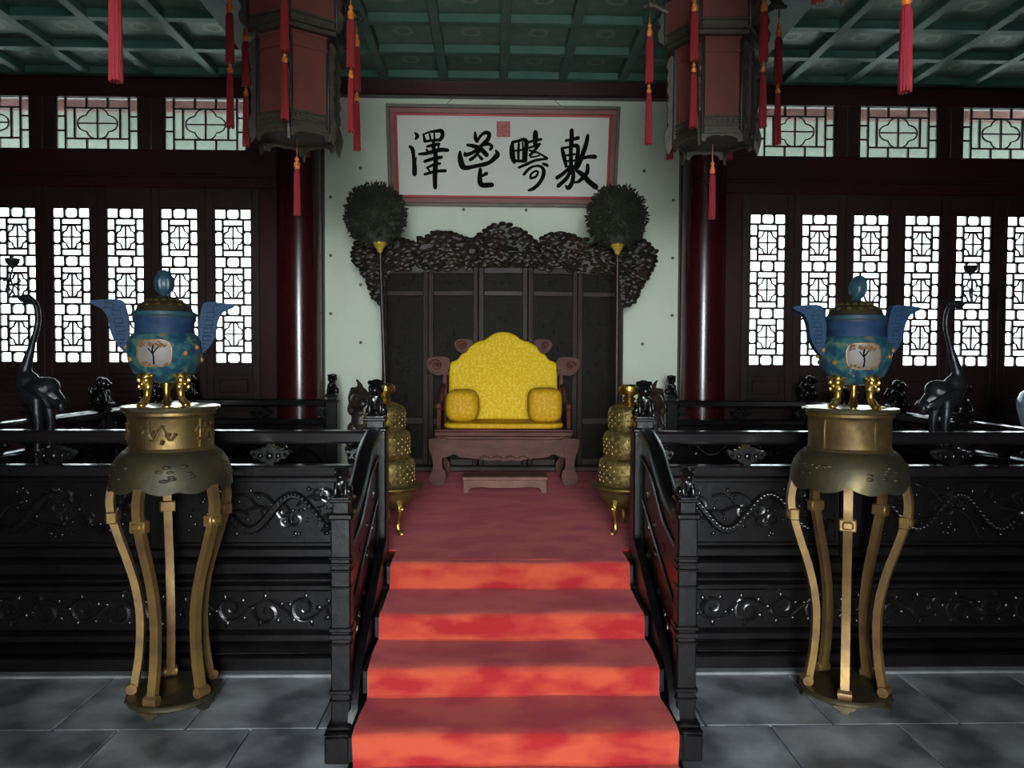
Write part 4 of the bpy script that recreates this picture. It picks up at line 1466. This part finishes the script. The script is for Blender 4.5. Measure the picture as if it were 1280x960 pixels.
# ------------------------------------------------------------------ tiered gilt incense pagodas
def pagoda(x, y):
    t = thing('incense_tower', 'gilt three-tier incense tower on a footed bowl, on the %s-drum stand side' % ('relief' if x < 0 else 'plain'), 'incense burner', (x, y, GZ), 0, 'gilt incense towers')
    obj('bowl', MB().lathe([(.0, .150), (.10, .152), (.155, .175), (.185, .215), (.195, .262), (.240, .282), (.252, .290), (.252, .298), (.20, .300), (0, .300)], 40, cap=False), BRASS, t)
    for z0, z1, r in ((.298, .478, .195), (.476, .652, .166), (.650, .812, .136)):
        m = MB().lathe([(r * .93, z0), (r, z0 + .022), (r * 1.0, z1 - .045), (r * .96, z1 - .018), (r * .84, z1)], 40)
        q = obj('tier', m, PAGODA, t)
        m = MB()
        n = int(r * 110)
        rows_ = 5
        for j in range(rows_):
            for k in range(n):
                a = 2 * PI * (k + .5 * (j % 2)) / n
                zz = z0 + .035 + j * (z1 - z0 - .085) / (rows_ - 1)
                m.ell((r * .995 * math.cos(a), r * .995 * math.sin(a), zz), (.006, .006, .007), 6, 4)
        obj('pierced_relief', m, PAGODA, q)['kind'] = 'stuff'
    obj('knob', MB().lathe([(.112, .808), (.085, .826), (.045, .835), (.034, .848), (.050, .860), (.034, .872), (.030, .880), (.060, .892), (.070, .910), (.066, .940), (.050, .952), (0, .954)], 24, cap=False), GILT, t)
    for a in (-52, -128, 90):
        a = math.radians(a)
        lp = curve([(.165, 0, .205), (.190, 0, .165), (.178, 0, .115), (.165, 0, .07), (.172, 0, .025), (.195, 0, .008)], 4)
        m = MB().tube(lp, [.030 - .016 * min(1, i / 10) for i in range(len(lp))], 8)
        m.ell((.200, 0, .012), (.026, .018, .012), 8, 5)
        m.ell((.205, 0, .170), (.020, .016, .014), 8, 5)
        l = obj('leg', m, GILT, t)
        l.rotation_euler = (0, 0, a)
pagoda(-.80, 4.98)
pagoda(.79, 4.98)

# dark bronze beasts on pedestals beside the incense towers
def beast(x, y, s):
    t = thing('bronze_beast', 'dark brown bronze beast behind the upper newel post, on the %s-drum stand side' % ('relief' if x < 0 else 'plain'), 'statue', (x, y, GZ), 0, 'bronze beasts beside the throne')
    m = MB()
    m.lathe([(.13, 0), (.14, .03), (.12, .06), (.095, .10), (.10, .30), (.12, .40), (.135, .44), (.13, .46)], 24)
    obj('pedestal', m, BEAST, t)
    m = MB()
    m.ell((0, .03, .56), (.105, .13, .115))
    m.ell((0, -.04, .64), (.085, .085, .12))
    m.ell((0, -.07, .80), (.085, .085, .075))
    m.ell((s * .03, -.15, .785), (.045, .055, .038))
    m.ell((-s * .03, .0, .82), (.085, .07, .09))
    m.tube([(0, -.06, .85), (-s * .015, -.03, .92), (-s * .05, .0, .965)], [.03, .02, .008], 8)
    for q in (-1, 1):
        m.tube([(q * .06, -.06, .62), (q * .075, -.11, .54), (q * .07, -.12, .47)], [.045, .034, .036], 8)
        m.ell((q * .085, .06, .51), (.045, .085, .06))
        m.ell((q * .075, -.02, .87), (.022, .02, .035))
        m.ell((q * .085, -.02, .74), (.03, .03, .05))
    m.tube([(0, .14, .54), (0, .19, .64), (0, .16, .76)], [.035, .05, .02], 8)
    link('beast', fuse(m, .012, 'beast', 3), BEAST, t)
beast(-1.07, 5.75, 1)
beast(1.09, 5.75, -1)

# ------------------------------------------------------------------ bronze cranes with lotus candle holders
def crane(x, y, s):
    """s = -1 faces along -x, +1 along +x"""
    t = thing('bronze_crane', ('slender dark bronze crane with a lotus candle cup, on the relief-drum stand side' if x < 0 else 'slender dark bronze crane with a lotus candle cup, standing near the porcelain jar'), 'statue', (x, y, GZ), 0, 'bronze cranes on the platform')
    m = MB()
    m.ell((-s * .005, 0, .905), (.125, .085, .080), 14, 8, Matrix.Rotation(s * .42, 4, 'Y'))
    m.ell((s * .07, 0, .955), (.075, .065, .075), 12, 8)
    m.tube(curve([(-s * .07, 0, .88), (-s * .12, 0, .84), (-s * .14, 0, .77)], 4), [.06, .056, .05, .045, .04, .036, .032, .026, .018], 8)
    neck = curve([(s * .07, 0, .94), (s * .085, 0, 1.02), (s * .045, 0, 1.17), (s * .005, 0, 1.32), (s * .012, 0, 1.43), (s * .055, 0, 1.478), (s * .085, 0, 1.47)], 5)
    nr = [.056 - .037 * min(1, i / 11) for i in range(len(neck))]
    m.tube(neck, nr, 10)
    m.ell((s * .075, 0, 1.475), (.045, .026, .028), 10, 6, Matrix.Rotation(s * .15, 4, 'Y'))
    m.tube([(s * .10, 0, 1.478), (s * .165, 0, 1.495)], [.016, .005], 8)
    for q, dx in ((-1, .0), (1, -.035)):
        m.tube([(s * dx, q * .035, .86), (s * (dx - .012), q * .038, .70), (s * dx, q * .038, .43), (s * (dx + .008), q * .038, .15)], [.042, .026, .016, .018], 8)
        for a in (-.5, 0, .5):
            m.tube([(s * dx, q * .038, .155), (s * (dx + .07 * math.cos(a)), q * .038 + .05 * math.sin(a), .145)], [.012, .008], 6)
    link('body', fuse(m, .0085, 'body', 3), BRONZE, t)
    for q in (-1, 1):
        m = MB()
        for k in range(6):
            m.tube(curve([(s * (.06 - .02 * k), q * .076, .93 - .012 * k), (-s * (.04 + .02 * k), q * (.082 - .004 * k), .90 - .015 * k), (-s * (.10 + .006 * k), q * (.07 - .006 * k), .80 + .012 * k)], 4), [.006] + [.014] * 7 + [.004], 5)
        obj('wing', m, BRONZE, t)
    # stem in the beak and lotus cup
    m = MB()
    m.tube(curve([(s * .17, -.002, 1.492), (s * .150, 0, 1.54), (s * .165, 0, 1.60), (s * .150, 0, 1.66)], 5), .006, 6)
    for a0, r0 in ((.3, .045), (2.0, .045), (3.5, .04), (5.0, .04)):
        c0 = Vector((s * .155, 0, 1.56))
        m.tube(curve([c0, c0 + Vector((r0 * math.cos(a0), .01, r0 * .6 * math.sin(a0) + .01)), c0 + Vector((r0 * 1.3 * math.cos(a0 + .5), 0, r0 * math.sin(a0 + .5)))], 4), .005, 5)
        m.ell(c0 + Vector((r0 * 1.3 * math.cos(a0 + .5), 0, r0 * math.sin(a0 + .5))), (.013, .007, .010), 7, 4)
    obj('lotus_stem', m, BRONZE, t)
    obj('candle_cup', MB().lathe([(.004, 1.655), (.012, 1.665), (.035, 1.688), (.042, 1.716), (.038, 1.720), (0, 1.716)], 14, Matrix.Translation((s * .152, 0, 0)), cap=False), BRONZE, t)
    # rockwork turtle base
    m = MB()
    m.ell((0, 0, .075), (.21, .15, .075), 16, 8)
    m.ell((s * .22, 0, .10), (.055, .04, .04))
    for a in (-1, 1):
        for b in (-1, 1):
            m.ell((a * .14, b * .13, .03), (.06, .045, .03))
    m.ell((0, 0, .125), (.11, .09, .03))
    link('turtle_base', fuse(m, .012, 'turtle_base', 3), BRONZE, t).rotation_euler = (0, 0, -s * PI / 2)
crane(-2.905, 4.82, -1)
crane(2.775, 4.82, 1)

# pale porcelain jar beyond the railing
jt = thing('lidded_jar', 'pale blue porcelain lidded jar beyond the platform side railing', 'jar', (4.38, 6.15, 1.13))
obj('body', MB().lathe([(.10, 0), (.105, .01), (.14, .10), (.175, .24), (.178, .31), (.150, .37), (.105, .40), (.10, .43), (.112, .438)], 32), PORCELAIN, jt)
ld = obj('lid', MB().lathe([(.12, .432), (.125, .442), (.10, .472), (.06, .498), (.022, .508), (.0, .51)], 32, cap=False), PORCELAIN, jt)
obj('knob', MB().lathe([(.012, .505), (.014, .515), (.028, .530), (.024, .548), (0, .556)], 16, cap=False), PORCELAIN, ld)
js = thing('pedestal_table', 'dark square wooden pedestal table under the porcelain jar', 'table', (4.38, 6.15, 0))
obj('top', MB().box(-.23, .23, -.23, .23, 1.09, 1.13, .008), LACQ, js)
obj('apron', MB().box(-.20, .20, -.20, .20, 1.00, 1.092, .006), LACQ, js)
for a in (-1, 1):
    for b in (-1, 1):
        obj('leg', MB().box(a * .185 - .022, a * .185 + .022, b * .185 - .022, b * .185 + .022, 0, 1.01, .005), LACQ, js)
obj('shelf', MB().box(-.19, .19, -.19, .19, .22, .25, .005), LACQ, js)

# ------------------------------------------------------------------ hexagonal palace lanterns
def tassel_meshes(s=1.0):
    up = MB().lathe([(.006, 0), (.016, -.004), (.020, -.02), (.023, -.12), (.024, -.27), (.018, -.28), (.0, -.28)], 12, cap=False)
    for k in range(10):
        a = 2 * PI * k / 10
        up.tube([(.018 * math.cos(a), .018 * math.sin(a), -.02), (.022 * math.cos(a), .022 * math.sin(a), -.285)], .005, 4)
    lo = MB().lathe([(.006, 0), (.013, -.004), (.016, -.02), (.019, -.18), (.021, -.31), (.0, -.31)], 12, cap=False)
    for k in range(9):
        a = 2 * PI * k / 9
        lo.tube([(.013 * math.cos(a), .013 * math.sin(a), -.02), (.020 * math.cos(a), .020 * math.sin(a), -.318)], .0045, 4)
    kn = MB().lathe([(.004, .085), (.010, .078), (.016, .066), (.010, .054), (.014, .040), (.021, .024), (.018, .004), (.010, -.006), (0, -.006)], 10, cap=False)
    kn.tube([(0, 0, .08), (0, 0, .20)], .0028, 5)
    for q in (-1, 1):
        kn.ell((q * .014, -.004, .034), (.009, .009, .012), 6, 4)
    return up.mesh('tassel', 50), lo.mesh('tassel', 50), kn.mesh('knot', 50)
UPT, LOT, KNM = tassel_meshes()
def hexp(r, k, off=0.0):
    a = 2 * PI * k / 6 + off
    return Vector((r * math.cos(a), r * math.sin(a), 0))
def make_lantern(label, group):
    """vertices at multiples of 60 degrees; z = 0 at the body's lower rim"""
    t = thing('palace_lantern', label, 'lantern', (0, 0, 0), 0, group)
    RB, RU = .245, .305
    face = lambda k: Matrix.Rotation(PI / 3 * k + PI / 6 + PI / 2, 4, 'Z')      # local -y looks outwards
    hb_, hu = RB * math.cos(PI / 6), RU * math.cos(PI / 6)
    post = MB().box(RB - .026, RB + .006, -.016, .016, .0, .57, .004).mesh('corner_post')
    upost = MB().box(RU - .026, RU + .006, -.016, .016, .60, .90, .004).mesh('upper_post')
    pnl = MB().box(-RB / 2 + .012, RB / 2 - .012, -hb_ + .004, -hb_ + .012, .105, .485)
    pnl = pnl.mesh('silk_panel', 0)
    upn = MB().box(-RU / 2 + .018, RU / 2 - .018, -hu + .004, -hu + .012, .66, .86).mesh('upper_silk_panel', 0)
    fr = MB()
    w = RB / 2 - .012
    nb = MB()
    for z0, z1 in ((.0, .022), (.045, .056), (.098, .110), (.478, .49), (.555, .57)):
        (fr if z0 < .3 else nb).box(-w, w, -hb_ - .006, -hb_ + .016, z0, z1, .003)
    fr.box(-w, w, -hb_ + .004, -hb_ + .012, .02, .10)
    nb.box(-w, w, -hb_ + .003, -hb_ + .010, .485, .56)
    nb = nb.mesh('neck_band', 0)
    for k in range(7):
        spiral(fr, -w * .84 + k * w * .28, .077, .018, 1.2, k, .005, 1, -hb_ - .002, 10)
    fr = fr.mesh('carved_frieze', 0)
    uf = MB()
    w = RU / 2 - .012
    ur = MB()
    for z0, z1 in ((.595, .612), (.645, .662), (.855, .905)):
        (uf if z0 < .8 else ur).box(-w - .01, w + .01, -hu - .010, -hu + .016, z0, z1, .003)
    uf.box(-w, w, -hu + .002, -hu + .012, .61, .65)
    uf = uf.mesh('upper_frieze', 0)
    ur = ur.mesh('upper_rim', 0)
    ap = [(-.125, .002), (-.118, -.045), (-.10, -.05), (-.088, -.025), (-.06, -.014), (-.02, -.010), (0, -.018), (.02, -.010), (.06, -.014), (.088, -.025), (.10, -.05), (.118, -.045), (.125, .002)]
    ap = MB().prism(ap, -hb_ - .002, -hb_ + .010).mesh('apron', 0)
    # openwork wing standing out from each body corner
    wg = [(.0, .53), (.014, .54), (.028, .515), (.036, .47), (.022, .44), (.034, .40), (.020, .36), (.032, .32), (.018, .28), (.030, .24), (.018, .20), (.028, .16), (.020, .11), (.036, .07), (.046, .03), (.042, -.03), (.030, -.075), (.016, -.05), (.0, -.03)]
    wg = [(max(x, .006), z) if z < .5 else (x, z) for x, z in wg]
    wg = MB().prism([(RB + .012 + x if 0 <= z <= .5 else RB + .004 + x, z) for x, z in wg], -.007, .007)
    for z in (.50, .38, .26, .14, .03):
        wg.ell((RB + .030, 0, z), (.012, .012, .022), 7, 5)
    wg = wg.mesh('carved_wing', 30)
    # dragon-head hook carrying a tassel
    hk = MB()
    hk.tube(curve([(RU - .02, 0, .80), (RU + .04, 0, .83), (RU + .085, 0, .865), (RU + .10, 0, .845)], 4), [.022] * 9 + [.02, .018, .016, .012], 8)
    hk.ell((RU + .085, 0, .850), (.045, .026, .028))
    hk.ell((RU + .125, 0, .838), (.022, .018, .014))
    for q in (-1, 1):
        hk.tube([(RU + .07, q * .015, .87), (RU + .03, q * .03, .905)], [.010, .003], 6)
        hk.ell((RU + .10, q * .018, .868), (.009, .008, .009), 6, 4)
    hk.tube([(RU + .095, 0, .84), (RU + .095, 0, .775)], .004, 5)
    hk = hk.mesh('dragon_hook', 50)
    sc_ = MB().prism([(RU, .60), (RU + .035, .62), (RU + .045, .67), (RU + .025, .71), (RU + .04, .75), (RU + .02, .80), (RU, .80)], -.008, .008).mesh('corner_scroll', 30)
    for k in range(6):
        for nm, me in (('corner_post', post), ('upper_post', upost), ('carved_wing', wg), ('dragon_hook', hk), ('corner_scroll', sc_)):
            o = link(nm, me, LANTERNDARK if 'post' in nm else LANTERNWOOD, t)
            o.rotation_euler = (0, 0, PI / 3 * k)
        for nm, me, mt in (('silk_panel', pnl, LANTERNRED), ('upper_silk_panel', upn, LANTERNRED), ('carved_frieze', fr, LANTERNWOOD), ('upper_frieze', uf, LANTERNWOOD), ('apron', ap, LANTERNWOOD), ('neck_band', nb, LANTERNRED), ('upper_rim', ur, LANTERNWOOD)):
            o = link(nm, me, mt, t)
            o.rotation_euler = (0, 0, PI / 3 * k + PI / 6 + PI / 2)
        p = hexp(RU + .095, k)
        ts = link('tassel', UPT, TASSEL, t, (p.x, p.y, .655))
        link('knot', KNM, KNOT, ts)
        link('lower_tuft', LOT, TASSEL, ts, (0, 0, -.345))
        link('knot', KNM, KNOT, ts, (0, 0, -.345)).scale = (.8, .8, .62)
    hx = lambda r, z0, z1, r2: MB().lathe([(r, z0), (r2, z1)], 6)
    obj('floor_board', hx(RB - .012, .004, .016, RB - .012), LANTERNWOOD, t, smooth=0)
    obj('tier_board', hx(RU - .012, .570, .600, RU - .012), LANTERNWOOD, t, smooth=0)
    obj('canopy', MB().lathe([(RU + .02, .90), (RU + .03, .93), (RU - .02, .96), (.16, 1.05), (.09, 1.12), (.05, 1.20), (.02, 1.24)], 6), LANTERNWOOD, t, smooth=0)
    obj('hanging_rod', MB().tube([(0, 0, 1.2), (0, 0, 1.735)], .012, 8), LANTERNWOOD, t)
    ts = link('tassel', UPT, TASSEL, t, (0, 0, -.185))
    ts.scale = (.82, .82, 1.0)
    link('knot', KNM, KNOT, ts).scale = (1.1, 1.1, .9)
    return t
GR = 'palace lanterns'
lan = make_lantern('dark hexagonal lantern with red silk panels, a corner post turned towards the entrance', GR)
LZ0 = 3.105
spots = [(-1.31, 4.80, 35), (1.265, 4.80, 58), (-1.31, 2.52, 30), (1.25, 2.52, 50)]
for i, (x, y, a) in enumerate(spots):
    o = lan if i == 0 else copy_tree(lan)
    o.location = (x, y, LZ0)
    o.rotation_euler = (0, 0, math.radians(a))
    if i == 1:
        o['label'] = 'dark hexagonal lantern with red silk panels, a flat panel turned towards the entrance'
    if i >= 2:
        o['label'] = 'lantern hung ahead of the stair, only its crimson tassel showing, on the %s-drum stand side' % ('relief' if x < 0 else 'plain')
